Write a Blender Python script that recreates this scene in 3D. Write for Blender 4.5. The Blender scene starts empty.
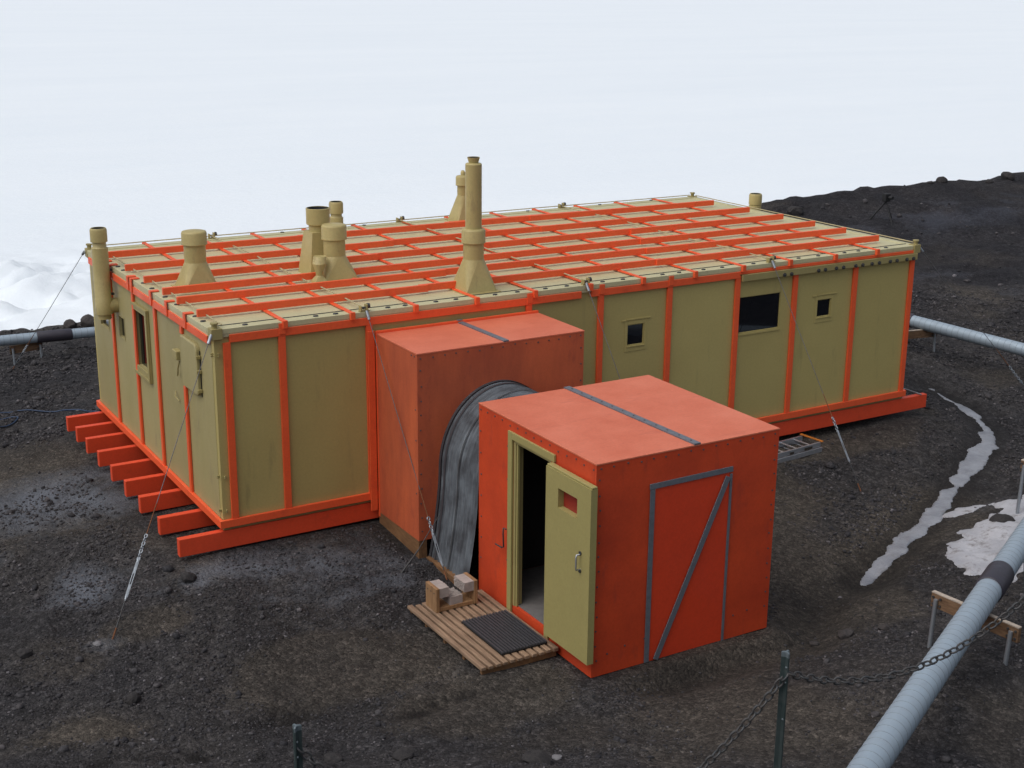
import bpy, math, random
import numpy as np
from mathutils import Vector, Matrix
random.seed(7)
rng = np.random.default_rng(7)
S = bpy.context.scene
COL = S.collection
PI = math.pi

# ------------------------------------------------------------------ helpers
class MB:
    """collects polygons, then links them as ONE mesh object"""
    def __init__(self):
        self.v = []; self.f = []; self.sm = []
    def add(self, vs, fs, smooth=False):
        o = len(self.v)
        self.v.extend([tuple(map(float, p)) for p in vs])
        self.f.extend([tuple(i + o for i in f) for f in fs])
        self.sm.extend([smooth] * len(fs))
        return self
    def box(self, x0, x1, y0, y1, z0, z1, m=None):
        vs = [Vector(p) for p in ((x0,y0,z0),(x1,y0,z0),(x1,y1,z0),(x0,y1,z0),(x0,y0,z1),(x1,y0,z1),(x1,y1,z1),(x0,y1,z1))]
        if m is not None: vs = [m @ p for p in vs]
        return self.add(vs, [(0,3,2,1),(4,5,6,7),(0,1,5,4),(1,2,6,5),(2,3,7,6),(3,0,4,7)])
    def bar(self, a, b, w, h, up=(0,0,1)):
        a = Vector(a); b = Vector(b); d = b - a; L = d.length; d.normalize()
        s = d.cross(Vector(up))
        if s.length < 1e-5: s = d.cross(Vector((1,0,0)))
        s.normalize(); u = s.cross(d)
        m = Matrix((( d.x,s.x,u.x,a.x),(d.y,s.y,u.y,a.y),(d.z,s.z,u.z,a.z),(0,0,0,1)))
        return self.box(0, L, -w/2, w/2, -h/2, h/2, m)
    def tube(self, pts, r, n=10, caps=True):
        pts = [Vector(p) for p in pts]
        rs = r if isinstance(r, (list, tuple)) else [r]*len(pts)
        vs = []; N = len(pts); ref = None
        for i, p in enumerate(pts):
            t = (pts[min(i+1,N-1)] - pts[max(i-1,0)]).normalized()
            if ref is None:
                ref = t.cross(Vector((0,0,1)))
                if ref.length < 1e-3: ref = t.cross(Vector((1,0,0)))
            s = (ref - t*ref.dot(t)).normalized(); ref = s; u = t.cross(s)
            for k in range(n):
                a = 2*PI*k/n
                vs.append(p + (s*math.cos(a) + u*math.sin(a))*rs[i])
        fs = [(i*n+k, i*n+(k+1)%n, (i+1)*n+(k+1)%n, (i+1)*n+k) for i in range(N-1) for k in range(n)]
        self.add(vs, fs, True)
        if caps: self.add(vs[:n], [tuple(range(n))[::-1]]); self.add(vs[-n:], [tuple(range(n))])
        return self
    def lathe(self, cx, cy, prof, n=28, ax=None):
        """prof: list of (r,z); sharp creases come from doubling a point"""
        vs = []
        for r, z in prof:
            for k in range(n):
                a = 2*PI*k/n; vs.append((cx + r*math.cos(a), cy + r*math.sin(a), z))
        fs = [(i*n+k, i*n+(k+1)%n, (i+1)*n+(k+1)%n, (i+1)*n+k) for i in range(len(prof)-1) for k in range(n)
              if prof[i] != prof[i+1]]
        return self.add(vs, fs, True)
    def loft(self, rings, cap0=False, cap1=False, smooth=False):
        n = len(rings[0]); vs = [p for r in rings for p in r]
        fs = [(i*n+k, i*n+(k+1)%n, (i+1)*n+(k+1)%n, (i+1)*n+k) for i in range(len(rings)-1) for k in range(n)]
        self.add(vs, fs, smooth)
        if cap0: self.add(rings[0], [tuple(range(n))[::-1]])
        if cap1: self.add(rings[-1], [tuple(range(n))])
        return self
    def build(self, name, mat, parent=None, bevel=0, root=None):
        me = bpy.data.meshes.new(name)
        off = Vector(root_loc(parent)) if parent is not None else Vector((0,0,0))
        if parent is None and root is not None: off = Vector(root)
        me.from_pydata([(x-off.x, y-off.y, z-off.z) for x, y, z in self.v], [], self.f)
        me.polygons.foreach_set('use_smooth', self.sm)
        me.materials.append(mat); me.update()
        o = bpy.data.objects.new(name, me); COL.objects.link(o)
        if parent is not None: o.parent = parent
        else: o.location = off
        if bevel:
            b = o.modifiers.new('edge', 'BEVEL'); b.width = bevel; b.segments = 2; b.limit_method = 'ANGLE'; b.angle_limit = math.radians(40)
        return o
def root_loc(o):
    l = Vector((0,0,0))
    while o is not None:
        l += o.location; o = o.parent
    return l
def tag(o, label=None, cat=None, group=None, kind=None):
    if label: o['label'] = label
    if cat: o['category'] = cat
    if group: o['group'] = group
    if kind: o['kind'] = kind
    return o
def thing(name, loc, label, cat, group=None):
    o = bpy.data.objects.new(name, None); COL.objects.link(o); o.location = loc; o.empty_display_size = .2
    return tag(o, label, cat, group)
def dup(o, parent, d):
    c = o.copy(); COL.objects.link(c); c.parent = parent; c.location = o.location + Vector(d); return c

# ------------------------------------------------------------------ noise (numpy)
def _hash(ix, iy, seed):
    h = (ix.astype(np.int64)*374761393 + iy.astype(np.int64)*668265263 + seed*982451653) & 0xffffffff
    h = ((h ^ (h >> 13)) * 1274126177) & 0xffffffff
    return ((h ^ (h >> 16)) & 0xffff) / 65535.0
def vnoise(x, y, seed=0):
    ix = np.floor(x); iy = np.floor(y); fx = x-ix; fy = y-iy
    ux = fx*fx*fx*(fx*(fx*6-15)+10); uy = fy*fy*fy*(fy*(fy*6-15)+10)
    a = _hash(ix,iy,seed); b = _hash(ix+1,iy,seed); c = _hash(ix,iy+1,seed); d = _hash(ix+1,iy+1,seed)
    return (a*(1-ux)+b*ux)*(1-uy) + (c*(1-ux)+d*ux)*uy - .5
def fbm(x, y, sc, octv=4, seed=0, gain=.5):
    s = 0; a = 1
    for i in range(octv):
        ang = .6*i; xr = x*math.cos(ang)-y*math.sin(ang); yr = x*math.sin(ang)+y*math.cos(ang)
        s = s + a*vnoise(xr/sc + 17.3*i, yr/sc - 9.1*i, seed+i); a *= gain; sc *= .5
    return s
def sstep(a, b, x):
    t = np.clip((x-a)/(b-a), 0, 1); return t*t*(3-2*t)

# ------------------------------------------------------------------ terrain function
CAMP = (-5.13694, -15.70618, 6.67447)
bank = []
for az in (0, 20, 40, 55, 70, 90, 110, 130):
    for d, z in ((13.2,-.5),(11.5,-.33),(10.2,.18),(8.8,.85),(7,1.85),(4,3.4)):
        if az <= 40 and d > 11: continue
        if az >= 90 and d > 12: z = -.4
        a = math.radians(az); bank.append((CAMP[0]+d*math.cos(a), CAMP[1]+d*math.sin(a), z))
ctrl = bank + [(CAMP[0],CAMP[1],4.9), (-12,-20,5.6),(0,-22,5.4),(-20,-10,2.6),(-14,-6,.3),(6,-22,4),(14,-16,2.6),(24,-14,1.8),(-30,-30,5.5),(10,-40,5.5),(40,-30,4),  # unseen rise behind the camera, shaped for the shading of the front walls
 (0,0,-.27),(-.6,1.5,-.28),(-.6,3,-.3),(0,6,-.37),(3,0,-.3),(6,0,-.31),(9,0,-.33),(12,0,-.33),(12.4,2,-.36),(12,6,-.42),(6,6,-.4),(4,3,-.3),(8,3,-.33),
 (2.1,-1.25,-.37),(4.6,-1.25,-.4),(2.42,-2.3,-.49),(2.42,-4.7,-.51),(4.9,-4.7,-.52),(4.9,-2.3,-.5),(3.5,-3.4,-.52),(1.4,-2.4,-.46),(1.4,-4.1,-.47),
 (-3,-3,-.38),(-2,-1.5,-.42),(-3,1,-.5),(-6,0,-.6),(-5,5,-.7),(-10,4,-.7),(0,11.5,-.74),(-5,11,-.85),(-14,10,-1),
 (-6,15.5,-1.0),(1,15.5,-.95),(2.2,15.5,-.95),(8,15.5,-.85),(15,15.5,-.8),(19,15.5,-.5),(22,15.5,.22),(27.5,15.5,.50),(33.5,15.5,.47),(45,15.5,.5),(-30,15.5,-1.2),(70,15.5,.5),
 (24.5,13,.03),(18,10,-.35),(20,5,-.5),(15.5,2.5,-.56),(14.2,1.2,-.6),(13.4,-.6,-.62),(11.3,-1.9,-.62),(8.8,-3.3,-.62),(7.1,-3.95,-.6),(10.5,-.5,-.48),(7,-1.5,-.47),
 (8.5,-4.8,-.5),(10.5,-4,-.5),(5.5,-5.6,-.42),(5.2,-6.8,.0),(5.85,-7.25,-.1),(9.9,-4.1,-.42),(12,-4,-.45),(16,-3,-.5),(25,-2,-.3),(40,0,0),(12,-8,.1),(20,-9,.6),(60,0,.3),(60,-20,1.5)]
cp = np.array(ctrl, float)
def _k(r2):
    return np.where(r2 > 1e-12, .5*r2*np.log(np.maximum(r2,1e-12)), 0)
n_ = len(cp); sc_ = 10.0
X2 = cp[:,:2]/sc_
K = _k(((X2[:,None]-X2[None])**2).sum(-1)) + 0.004*np.eye(n_)
Pm = np.c_[np.ones(n_), X2]
W = np.linalg.solve(np.block([[K,Pm],[Pm.T,np.zeros((3,3))]]), np.r_[cp[:,2], 0,0,0])
def base_h(x, y):
    x = np.asarray(x,float); y = np.asarray(y,float); sh = x.shape
    q = np.c_[x.ravel(), y.ravel()]/sc_
    out = W[n_] + q@W[n_+1:]
    for i in range(n_): out = out + W[i]*_k(((q-X2[i])**2).sum(1))
    return out.reshape(sh)
BUILT = [(-.75,12.55,-.05,6.0),(2.05,4.65,-1.3,.2),(2.3,4.95,-4.85,-2.1),(1.3,2.5,-4.2,-2.3),(2.3,4.6,-2.4,-1.1)]
def built_mask(x, y, grow=.25):
    m = np.ones_like(x)
    for x0,x1,y0,y1 in BUILT:
        dx = np.maximum(np.maximum(x0-x, x-x1),0); dy = np.maximum(np.maximum(y0-y, y-y1),0)
        m = np.minimum(m, sstep(0, grow, np.hypot(dx,dy)))
    return m
STREAM = [(14.35,1.6),(14.15,1.0),(14.05,.62),(13.75,.05),(13.35,-.62),(12.6,-1.2),(11.35,-1.88),(10.07,-2.65),(8.85,-3.28),(7.96,-3.66),(7.2,-3.93)]
TRENCH = [(7.4,-3.9),(6.3,-4.15),(5.6,-4.75),(4.9,-5.25),(3.2,-5.15)]
SW = [.03,.05,.055,.07,.11,.14,.135,.12,.115,.10,.05]
def seg_dist(x, y, line):
    d = np.full(x.shape, 1e9)
    for (ax,ay),(bx,by) in zip(line[:-1], line[1:]):
        vx, vy = bx-ax, by-ay; t = np.clip(((x-ax)*vx+(y-ay)*vy)/(vx*vx+vy*vy),0,1)
        d = np.minimum(d, np.hypot(x-ax-t*vx, y-ay-t*vy))
    return d
HOLLOWS = [(-.72,-3.85,.34,.13,.09),(-.45,-3.95,.2,.1,.07),(.9,-4.4,.34,.12,.08),(-1.81,-4.25,.4,.14,.08),(.5,-4.5,.3,.1,.05),(-2.6,-4.1,.5,.14,.06)]
def smooth_zone(x, y):
    """1 = trodden fine earth, 0 = loose stones"""
    w = fbm(x, y, 1.6, 3, 40)*1.0
    z = np.zeros_like(x)
    for cx,cy,rx,ry in ((.2,-3.1,1.5,.8),(1.2,-4.6,1.2,.6),(-2.6,-3.4,1.8,.55),(10.4,.0,3.2,1.1),(6.6,-3.3,1.5,1.6),(4.7,-5.2,1.4,.55),(-1.4,-1.3,.5,.35),(3.4,-5.0,.9,.4),(14,-3.5,3,1.6),(-1.5,5,1.5,1.5)):
        z = np.maximum(z, 1-np.sqrt(((x-cx)/rx)**2+((y-cy)/ry)**2)*.8)
    z = np.maximum(z, 1-seg_dist(x,y,TRENCH)/.75)
    return sstep(.05, .5, z + w*.9)
def ground_h(x, y, detail=True):
    x = np.asarray(x,float); y = np.asarray(y,float)
    z = base_h(x, y)
    sh = 15.7 + fbm(x, y*0, 5, 4, 3)*.7
    z = z - sstep(0, 5.5, y-sh)*6.2
    if detail:
        m = built_mask(x, y)*(.12+.88*sstep(.12,.5,seg_dist(x,y,STREAM)))
        far = 1 + sstep(14, 40, np.hypot(x-CAMP[0], y-CAMP[1]))*.35
        sz = smooth_zone(x, y)
        z = z + m*far*fbm(x, y, 2.6, 3, 11)*.09*(1-.3*sz)
        z = z + m*(1+(far-1)*2.5)*fbm(x, y, .55, 3, 23)*.058*(1-.6*sz) + m*fbm(x, y, .16, 2, 31)*.03*(1-.65*sz)
        lump = np.abs(fbm(x, y, 1.0, 4, 71)); z = z + m*(1+(far-1)*1.2)*(.045-.11*lump)*(1-.55*sz)
        for cx,cy,rx,ry,dp in HOLLOWS:
            q = ((x-cx)/rx)**2+((y-cy)/ry)**2; z = z - .8*dp*np.exp(-q*1.2)
    return z - .05*np.exp(-(seg_dist(x,y,STREAM)/.5)**2) - .17*np.exp(-(seg_dist(x,y,TRENCH)/.42)**2)*built_mask(x,y)
def gh(x, y): return float(ground_h(np.array([x]), np.array([y]))[0])

# ------------------------------------------------------------------ materials
def nodes(name):
    m = bpy.data.materials.new(name); m.use_nodes = True; nt = m.node_tree
    return m, nt, nt.nodes['Principled BSDF']
def N(nt, t, **kw):
    n = nt.nodes.new(t)
    for k, v in kw.items():
        if k in n.inputs: n.inputs[k].default_value = v
        else: setattr(n, k, v)
    return n
def L(nt, a, b): nt.links.new(a, b)
def ramp(nt, src, stops):
    r = nt.nodes.new('ShaderNodeValToRGB'); e = r.color_ramp.elements
    while len(e) < len(stops): e.new(.5)
    for k, (p, c) in zip(e, stops): k.position = p; k.color = (*c, 1) if len(c) == 3 else c
    L(nt, src, r.inputs[0]); return r
def noise(nt, scale, detail=4, rough=.55, vec=None, stretch=None):
    n = N(nt, 'ShaderNodeTexNoise'); n.inputs['Scale'].default_value = scale; n.inputs['Detail'].default_value = detail; n.inputs['Roughness'].default_value = rough
    if vec is None:
        g = N(nt, 'ShaderNodeNewGeometry'); vec = g.outputs['Position']
    if stretch:
        mp = N(nt, 'ShaderNodeMapping'); mp.inputs['Scale'].default_value = stretch; L(nt, vec, mp.inputs[0]); vec = mp.outputs[0]
    L(nt, vec, n.inputs['Vector']); return n
def mix(nt, fac, a, b, mode='MIX'):
    m = nt.nodes.new('ShaderNodeMix'); m.data_type = 'RGBA'; m.blend_type = mode
    for s, v in ((m.inputs[0], fac), (m.inputs[6], a), (m.inputs[7], b)):
        if hasattr(v, 'is_linked') or hasattr(v, 'links'): L(nt, v, s)
        elif isinstance(v, (int, float)): s.default_value = v
        else: s.default_value = (*v, 1)
    return m.outputs[2]
def bump(nt, h, strength, dist, bsdf, prev=None):
    b = N(nt, 'ShaderNodeBump'); b.inputs['Strength'].default_value = strength; b.inputs['Distance'].default_value = dist
    L(nt, h, b.inputs['Height'])
    if prev is not None: L(nt, prev, b.inputs['Normal'])
    L(nt, b.outputs[0], bsdf.inputs['Normal']); return b.outputs[0]

def paint(name, col, dark, rough=.5, scale=1.2, amt=.5, streak=None, dirt=None, bumpy=.25, spec=.4, panel=None):
    m, nt, b = nodes(name)
    n1 = noise(nt, scale, 5, .6, stretch=streak)
    r1 = ramp(nt, n1.outputs['Fac'], [(.35, (0,0,0)), (.7, (1,1,1))])
    mm = N(nt, 'ShaderNodeMath', operation='MULTIPLY'); L(nt, r1.outputs[0], mm.inputs[0]); mm.inputs[1].default_value = amt
    c = mix(nt, mm.outputs[0], col, dark)
    n2 = noise(nt, 34, 3, .6)
    r2 = ramp(nt, n2.outputs['Fac'], [(.35, (.95,.95,.95)), (.65, (1.03,1.03,1.03))])
    c = mix(nt, 1.0, c, r2.outputs[0], 'MULTIPLY')
    if panel:                      # neighbouring sheets were painted from different tins
        g = N(nt, 'ShaderNodeNewGeometry'); sp = N(nt, 'ShaderNodeSeparateXYZ'); L(nt, g.outputs['Position'], sp.inputs[0])
        sn = N(nt, 'ShaderNodeMath', operation='MULTIPLY_ADD'); L(nt, sp.outputs[panel[0]], sn.inputs[0]); sn.inputs[1].default_value = 1/panel[1]; sn.inputs[2].default_value = panel[2]
        fl = N(nt, 'ShaderNodeMath', operation='FLOOR'); L(nt, sn.outputs[0], fl.inputs[0])
        wn = N(nt, 'ShaderNodeTexWhiteNoise'); wn.noise_dimensions = '1D'; L(nt, fl.outputs[0], wn.inputs['W'])
        rp = ramp(nt, wn.outputs['Value'], [(0, (.90,.89,.87)), (1, (1.07,1.07,1.06))]); c = mix(nt, 1.0, c, rp.outputs[0], 'MULTIPLY')
    if dirt:
        n3 = noise(nt, dirt[1], 6, .7, stretch=dirt[3] if len(dirt) > 3 else None)
        r3 = ramp(nt, n3.outputs['Fac'], [(.58, (0,0,0)), (.75, (dirt[2],)*3)])
        c = mix(nt, r3.outputs[0], c, dirt[0])
    L(nt, c, b.inputs['Base Color'])
    rr = ramp(nt, n1.outputs['Fac'], [(.3, (rough-.08,)*3), (.7, (rough+.1,)*3)]); L(nt, rr.outputs[0], b.inputs['Roughness'])
    b.inputs['Specular IOR Level'].default_value = spec
    n4 = noise(nt, 3, 4, .5); n6 = noise(nt, 1.1, 2, .5); p = bump(nt, n6.outputs['Fac'], .35, .05, b); p = bump(nt, n4.outputs['Fac'], bumpy*.6, .012, b, p)
    n5 = noise(nt, 110, 2, .5); bump(nt, n5.outputs['Fac'], bumpy*.25, .0008, b, p)
    return m

M = {}
M['olive'] = paint('olive_wall_paint', (.475,.395,.15), (.43,.352,.13), .5, 1.0, .7, None, ((.25,.21,.09), 3.0, .6, (1.6,1,.22)), panel=('X',1.2,-.71+1))
M['olive_end'] = paint('olive_end_wall_paint', (.40,.345,.165), (.34,.29,.125), .5, 1.2, .7, (1,1,.5), ((.26,.21,.12), 3.0, .8, (1,1.4,.4)), panel=('Y',1.2,.05))
M['olive_roof'] = paint('olive_roof_paint', (.56,.525,.315), (.48,.44,.25), .5, .8, .7, None, ((.30,.27,.17), 3.5, .6))
M['olive_trim'] = paint('olive_trim_paint', (.37,.31,.13), (.30,.25,.10), .48, 2, .6)
M['olive_vent'] = paint('olive_vent_paint', (.47,.39,.17), (.38,.31,.125), .45, 3, .7, None, ((.22,.17,.09), 6, .8, (1,1,.3)))
M['olive_door'] = paint('olive_door_paint', (.37,.32,.125), (.33,.28,.105), .45, 2, .5)
M['orange'] = paint('orange_red_gloss_paint', (.90,.128,.040), (.84,.105,.032), .42, 2.5, .6, None, ((.45,.05,.03), 4, .35))
M['joist'] = paint('orange_red_joist_paint', (.78,.082,.028), (.70,.068,.022), .5, 2.5, .6, None, ((.30,.04,.02), 4, .35))
M['shed'] = paint('orange_plywood_paint', (.66,.074,.022), (.50,.052,.016), .5, 1.6, 1.0, None, ((.34,.05,.03), 3.4, .75, (1,1,.35)), spec=.4)
M['shed_roof'] = paint('faded_sky_tinted_orange_paint', (.72,.20,.11), (.58,.13,.065), .5, 1.3, .8, None, ((.50,.11,.06), 2.6, .8, (.6,2.2,1)), spec=.4)  # faded top, with the sky's pinkish reflection mixed into its colour
M['porch'] = paint('weathered_orange_plywood_paint', (.60,.130,.050), (.42,.088,.038), .6, 2.0, 1.0, (1.5,1.5,.4), ((.30,.06,.04), 3.2, .7, (1.4,1.4,.5)), spec=.45)
M['brace_panel'] = paint('bright_orange_panel_paint', (.72,.062,.02), (.62,.052,.018), .45, 2, .6)
def metal(name, col, rough, scale=8, stain=(.1,.1,.1), amt=.5, met=.7, spang=None):
    m, nt, b = nodes(name)
    n1 = noise(nt, scale, 6, .65); r = ramp(nt, n1.outputs['Fac'], [(.4, (0,0,0)), (.75, (amt,)*3)])
    L(nt, mix(nt, r.outputs[0], col, stain), b.inputs['Base Color'])
    b.inputs['Metallic'].default_value = met
    rr = ramp(nt, n1.outputs['Fac'], [(.3, (rough-.06,)*3), (.7, (min(1,rough+.2),)*3)]); L(nt, rr.outputs[0], b.inputs['Roughness'])
    n2 = noise(nt, 60, 2); bump(nt, n2.outputs['Fac'], .15, .004, b)
    return m
M['galv'] = metal('galvanised_steel', (.42,.46,.50), .42, 9, (.25,.27,.29), .6, .75)
M['pipe'] = metal('spiral_galvanised_cladding', (.35,.43,.50), .5, 5, (.30,.35,.40), .7, .25)
M['pipe_seam'] = metal('pipe_seam_edge', (.24,.29,.33), .5, 8, (.18,.2,.22), .6, .3)
M['strip'] = metal('grey_steel_strip', (.20,.22,.25), .5, 12, (.12,.12,.13), .6, .4)
M['dark_wire'] = metal('dull_steel_wire', (.17,.17,.18), .5, 12, (.12,.10,.09), .5, .4)
M['alu'] = metal('aluminium', (.52,.54,.57), .38, 12, (.3,.31,.33), .5, .8)
M['rust'] = metal('rusty_iron', (.24,.095,.04), .85, 18, (.10,.05,.03), .8, .1)
M['dark_steel'] = metal('dark_steel', (.07,.075,.08), .5, 20, (.12,.09,.07), .5, .5)
M['picket'] = metal('green_black_picket_paint', (.035,.055,.055), .5, 20, (.09,.10,.10), .5, .2)
M['picket_tip'] = metal('worn_picket_tip', (.16,.20,.22), .5, 20, (.1,.1,.1), .5, .4)
M['band'] = metal('black_pipe_sleeve', (.035,.032,.045), .42, 6, (.06,.055,.065), .6, 0)
def flat(name, col, rough=.6, spec=.5):
    m, nt, b = nodes(name); n1 = noise(nt, 14, 4)
    r = ramp(nt, n1.outputs['Fac'], [(.3, tuple(c*.85 for c in col)), (.7, tuple(min(1,c*1.1) for c in col))])
    L(nt, r.outputs[0], b.inputs['Base Color']); b.inputs['Roughness'].default_value = rough; b.inputs['Specular IOR Level'].default_value = spec
    return m
M['black'] = flat('black_shade_and_tripod', (.012,.012,.013), .7)
M['rubber'] = flat('black_rubber', (.055,.055,.062), .55)
M['blue'] = flat('blue_plastic_hose', (.02,.045,.10), .5)
M['amber'] = flat('orange_plastic_cap', (.55,.19,.03), .5)
M['sticker'] = flat('dark_sticker', (.05,.04,.03), .5)
M['shaded_red'] = flat('shaded_red_wall', (.30,.028,.018), .4)  # shed wall red with its shade mixed into the colour
M['floor'] = flat('grey_worn_floor', (.16,.15,.145), .7)
M['inside'] = flat('dark_brown_hut_lining', (.06,.045,.035), .8)
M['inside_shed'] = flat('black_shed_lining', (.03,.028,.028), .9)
M['bristle'] = flat('pale_bristle', (.46,.40,.37), .9)
M['cord'] = flat('beige_painted_cord', (.44,.38,.22), .7)
M['screw'] = flat('dull_screw_head', (.10,.085,.085), .5)
def wood(name, col, dark, ax=(1,14,14)):
    m, nt, b = nodes(name)
    n1 = noise(nt, 3.5, 6, .6, stretch=ax); n2 = noise(nt, 2.2, 4, .6)
    r = ramp(nt, n1.outputs['Fac'], [(.35, dark), (.65, col)])
    r2 = ramp(nt, n2.outputs['Fac'], [(.3, (.7,.68,.66)), (.7, (1.1,1.08,1.05))])
    L(nt, mix(nt, 1.0, r.outputs[0], r2.outputs[0], 'MULTIPLY'), b.inputs['Base Color'])
    b.inputs['Roughness'].default_value = .75; bump(nt, n1.outputs['Fac'], .3, .006, b)
    return m
M['wood_y'] = wood('worn_pine_slats', (.37,.255,.17), (.22,.14,.09), (14,1,14))
M['wood_z'] = wood('pine_block', (.42,.25,.125), (.30,.165,.075), (14,14,1))
M['wood_x'] = wood('stained_support_plank', (.26,.16,.09), (.12,.065,.035), (2,2,9))
M['plank_edge'] = wood('pale_plank_edge', (.56,.49,.42), (.40,.34,.28), (4,4,4))
M['wood_base'] = wood('brown_base_timber', (.25,.135,.06), (.16,.08,.035), (9,2,9))
# glass
m, nt, b = nodes('window_glass'); b.inputs['Base Color'].default_value = (.006,.007,.010,1); b.inputs['Roughness'].default_value = .04; b.inputs['IOR'].default_value = 1.5; M['glass'] = m
# weathered corrugated iron / tarred cover
m, nt, b = nodes('streaked_corrugated_iron')
n1 = noise(nt, 5, 7, .7, stretch=(.5,5.5,.5)); n2 = noise(nt, 3.2, 4, .6)
r = ramp(nt, n1.outputs['Fac'], [(.28, (.065,.068,.075)), (.42, (.115,.128,.142)), (.56, (.15,.17,.19)), (.74, (.185,.21,.232))])
r2 = ramp(nt, n2.outputs['Fac'], [(.35, (.45,.42,.42)), (.65, (1.05,1.05,1.05))])
L(nt, mix(nt, 1.0, r.outputs[0], r2.outputs[0], 'MULTIPLY'), b.inputs['Base Color']); b.inputs['Roughness'].default_value = .72; b.inputs['Specular IOR Level'].default_value = .25
bump(nt, n1.outputs['Fac'], .4, .01, b); M['corr'] = m
# ground
m, nt, b = nodes('volcanic_gravel')
att = N(nt, 'ShaderNodeAttribute', attribute_name='dust'); fro = N(nt, 'ShaderNodeAttribute', attribute_name='frost'); darker = N(nt, 'ShaderNodeAttribute', attribute_name='darker')
v1 = N(nt, 'ShaderNodeTexVoronoi', feature='F1'); v1.inputs['Scale'].default_value = 26
v2 = N(nt, 'ShaderNodeTexVoronoi', feature='F1'); v2.inputs['Scale'].default_value = 70
g = N(nt, 'ShaderNodeNewGeometry'); L(nt, g.outputs['Position'], v1.inputs['Vector']); L(nt, g.outputs['Position'], v2.inputs['Vector'])
nA = noise(nt, .55, 6, .6); nB = noise(nt, 7, 6, .7); nC = noise(nt, 45, 4, .7)
grey = ramp(nt, nB.outputs['Fac'], [(.3, (.0165,.0165,.018)), (.52, (.039,.038,.0405)), (.75, (.080,.079,.083))])
brown = ramp(nt, nB.outputs['Fac'], [(.3, (.039,.035,.031)), (.7, (.080,.072,.063))])
c = mix(nt, att.outputs['Fac'], grey.outputs[0], brown.outputs[0])
vc = ramp(nt, v1.outputs['Color'], [(.1, (.55,.54,.54)), (.6, (1.0,1.0,1.0)), (.95, (2.0,1.96,1.95))])
c = mix(nt, .75, c, vc.outputs[0], 'MULTIPLY')
vd = ramp(nt, nC.outputs['Fac'], [(.32, (.42,.42,.42)), (.68, (1.6,1.58,1.55))]); c = mix(nt, .95, c, vd.outputs[0], 'MULTIPLY')
rA = ramp(nt, nA.outputs['Fac'], [(.38, (.72,.72,.74)), (.62, (1.18,1.15,1.10))]); c = mix(nt, 1.0, c, rA.outputs[0], 'MULTIPLY')
nF = noise(nt, 11, 6, .75); mF = N(nt, 'ShaderNodeMath', operation='MULTIPLY_ADD'); L(nt, nF.outputs['Fac'], mF.inputs[0]); mF.inputs[1].default_value = .8; mF.inputs[2].default_value = -.42
mA = N(nt, 'ShaderNodeMath', operation='ADD'); L(nt, mF.outputs[0], mA.inputs[0]); L(nt, fro.outputs['Fac'], mA.inputs[1])
rF = ramp(nt, mA.outputs[0], [(.30, (0,0,0)), (1.05, (.75,.75,.75))]); c = mix(nt, rF.outputs[0], c, (.15,.165,.195))
scr = N(nt, 'ShaderNodeAttribute', attribute_name='scree'); c = mix(nt, scr.outputs['Fac'], c, (.60,.60,.66), 'MULTIPLY')
c = mix(nt, darker.outputs['Fac'], c, (.012,.0105,.010))
L(nt, c, b.inputs['Base Color']); b.inputs['Roughness'].default_value = .9; b.inputs['Specular IOR Level'].default_value = .2
p = bump(nt, v1.outputs['Distance'], .9, -.02, b); p = bump(nt, v2.outputs['Distance'], .8, -.008, b, p); bump(nt, nB.outputs['Fac'], .6, .03, b, p)
M['ground'] = m
# stones
def stone(name, lo, hi):
    m, nt, b = nodes(name); gi = N(nt, 'ShaderNodeAttribute', attribute_name='tone'); n1 = noise(nt, 22, 5, .7)
    r = ramp(nt, n1.outputs['Fac'], [(.3, lo), (.7, hi)])
    t = ramp(nt, gi.outputs['Fac'], [(0, (.55,.55,.58)), (.7, (1.1,1.07,1.05)), (.93, (1.5,1.4,1.35)), (1, (2.9,2.8,2.75))])
    L(nt, mix(nt, 1.0, r.outputs[0], t.outputs[0], 'MULTIPLY'), b.inputs['Base Color']); b.inputs['Roughness'].default_value = .88; b.inputs['Specular IOR Level'].default_value = .25
    bump(nt, n1.outputs['Fac'], .7, .02, b); return m
M['stone'] = stone('basalt_pebbles', (.032,.031,.034), (.090,.088,.093))
M['boulder'] = stone('basalt_boulder', (.030,.029,.031), (.062,.058,.056))
M['pale_stone'] = stone('pale_stone', (.14,.14,.15), (.26,.26,.27))
# snow
def snow(name, lo, hi, rough=.6, sc=1.0, spec=.3, dirty=0):
    m, nt, b = nodes(name); n1 = noise(nt, sc, 8, .62, stretch=(1,1,1)); r = ramp(nt, n1.outputs['Fac'], [(.3, lo), (.65, hi)]); c = r.outputs[0]
    if dirty:
        n2 = noise(nt, 5, 8, .75); r2 = ramp(nt, n2.outputs['Fac'], [(.50, (0,0,0)), (.66, (dirty,)*3)]); c = mix(nt, r2.outputs[0], c, (.13,.115,.105))
    L(nt, c, b.inputs['Base Color']); b.inputs['Roughness'].default_value = rough; b.inputs['Specular IOR Level'].default_value = spec
    n3 = noise(nt, 9*sc, 6, .6); bump(nt, n3.outputs['Fac'], .5, .05/sc**.5, b); return m
M['snow'] = snow('dirty_snow', (.34,.345,.375), (.52,.525,.56), .6, 2.5, .3, .85)
M['slush'] = snow('grey_melt_ice', (.19,.20,.23), (.33,.345,.38), .3, 3, .5, .45)
m, nt, b = nodes('sea_ice_snow')
n1 = noise(nt, .035, 8, .62, stretch=(.35,1.6,1)); n2 = noise(nt, .35, 6, .6, stretch=(.5,1.3,1))
r = ramp(nt, n1.outputs['Fac'], [(.30, (.82,.882,.925)), (.65, (.85,.908,.945))])
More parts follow.
